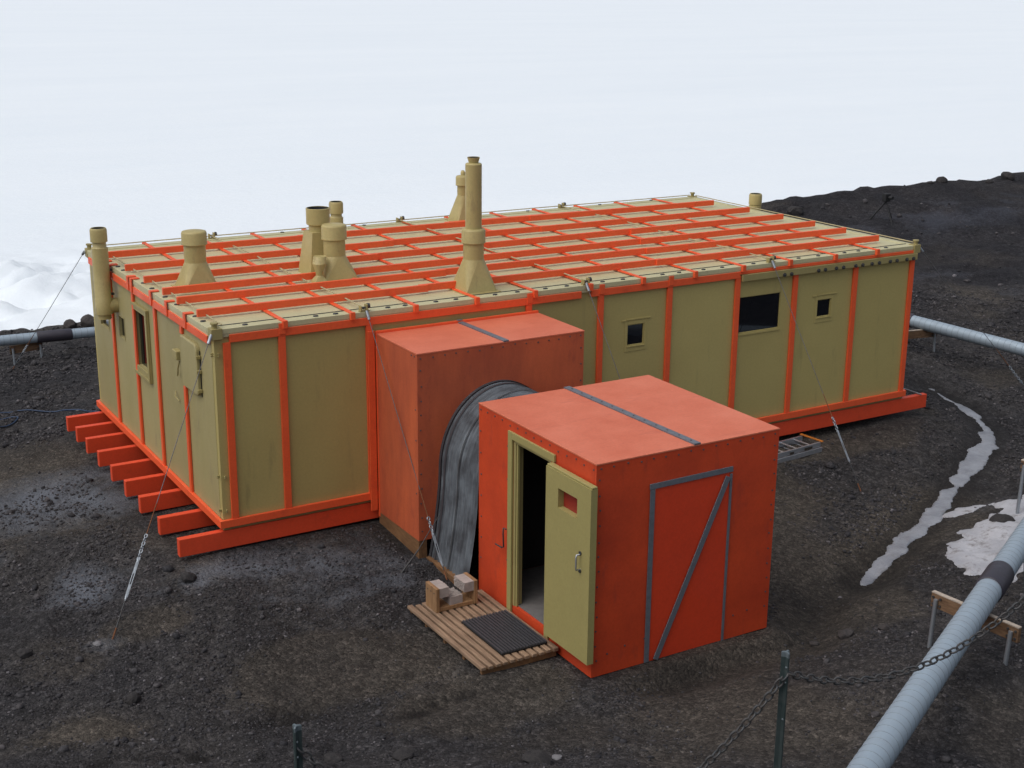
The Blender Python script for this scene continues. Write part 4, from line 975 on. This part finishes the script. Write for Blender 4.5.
chain((.14,-10.12,2.68),(2.05,-10.32,2.85),.27,'chain drooping in front of the thick pipe to the picket at the right edge')

# ------------------------------------------------------------------ small things far off
zt = gh(24.5,13.0); tp = thing('tripod', (24.5,13.0,zt), 'small dark survey tripod standing on the slope behind the hut', 'tripod')
for a in (.3,2.4,4.5):
    MB().tube([(24.5,13,zt+.55),(24.5+.42*math.cos(a),13+.42*math.sin(a),gh(24.5+.42*math.cos(a),13+.42*math.sin(a))-.02)],.028,6).build('leg', M['black'], tp)
b = MB(); b.box(24.4,24.6,12.92,13.08,zt+.55,zt+.78); b.tube([(24.5,12.88,zt+.68),(24.5,12.75,zt+.68)],.05,10); b.build('instrument', M['black'], tp, .02)
hp = [(-6,6.3),(-3.2,6.8),(-1.9,7.0),(-1.3,7.35),(-.95,7.75),(-1.35,7.9),(-1.6,8.1),(-1.1,8.3),(-.3,7.9),(.3,7.0),(.8,6.4)]
pts = []
for i in range(len(hp)-1):
    for k in range(6):
        p0_, p1_, p2_, p3_ = hp[max(i-1,0)], hp[i], hp[i+1], hp[min(i+2,len(hp)-1)]; u = k/6
        f = [.5*((2*p1_[m])+(-p0_[m]+p2_[m])*u+(2*p0_[m]-5*p1_[m]+4*p2_[m]-p3_[m])*u*u+(-p0_[m]+3*p1_[m]-3*p2_[m]+p3_[m])*u**3) for m in (0,1)]
        pts.append((f[0],f[1],gh(*f)+.02))
o = MB().tube(pts,.012,7).build('hose', M['blue'], None, 0, (-1.5,7.3,-.6)); tag(o,'thin blue hose snaking over the gravel left of the hut','hose')

# ------------------------------------------------------------------ world, sun, camera
SUN_EL, SUN_AZ = 60, 184        # azimuth counter-clockwise from +X
w = bpy.data.worlds.new('World'); S.world = w; w.use_nodes = True; nt = w.node_tree
bg = nt.nodes['Background']; sky = nt.nodes.new('ShaderNodeTexSky'); sky.sky_type = 'NISHITA'; sky.sun_disc = False
sky.sun_elevation = math.radians(SUN_EL); sky.sun_rotation = math.radians(90-SUN_AZ); sky.dust_density = 4; sky.air_density = 1; sky.ozone_density = 1
hs = nt.nodes.new('ShaderNodeHueSaturation'); hs.inputs['Saturation'].default_value = .48
nt.links.new(sky.outputs[0], hs.inputs['Color']); nt.links.new(hs.outputs[0], bg.inputs['Color']); bg.inputs['Strength'].default_value = .15
sl = bpy.data.lights.new('sun','SUN'); sl.energy = .85; sl.angle = math.radians(75); sl.color = (1,.97,.93)
so = bpy.data.objects.new('sun', sl); COL.objects.link(so)
e, a = math.radians(SUN_EL), math.radians(SUN_AZ)
so.rotation_euler = Vector((math.cos(e)*math.cos(a), math.cos(e)*math.sin(a), math.sin(e))).to_track_quat('Z','Y').to_euler(); so.location = (0,0,30)
cam = bpy.data.cameras.new('camera'); cam.sensor_width = 36; cam.lens = 36*1377.314/1024; cam.clip_start = .1; cam.clip_end = 30000
co = bpy.data.objects.new('camera', cam); COL.objects.link(co); S.camera = co
yaw, pitch, roll = 1.03408634, .284376552, .00873973537
fwd = Vector((math.cos(yaw)*math.cos(pitch), math.sin(yaw)*math.cos(pitch), -math.sin(pitch))); rgt = Vector((math.sin(yaw),-math.cos(yaw),0)); up = rgt.cross(fwd)
r2 = rgt*math.cos(roll)+up*math.sin(roll); u2 = -rgt*math.sin(roll)+up*math.cos(roll)
co.matrix_world = Matrix(((r2.x,u2.x,-fwd.x,CAMP[0]),(r2.y,u2.y,-fwd.y,CAMP[1]),(r2.z,u2.z,-fwd.z,CAMP[2]),(0,0,0,1)))
S.view_settings.view_transform = 'Standard'; S.view_settings.look = 'None'; S.view_settings.exposure = -.17; S.view_settings.gamma = 1
S.render.resolution_x, S.render.resolution_y = 1024, 768
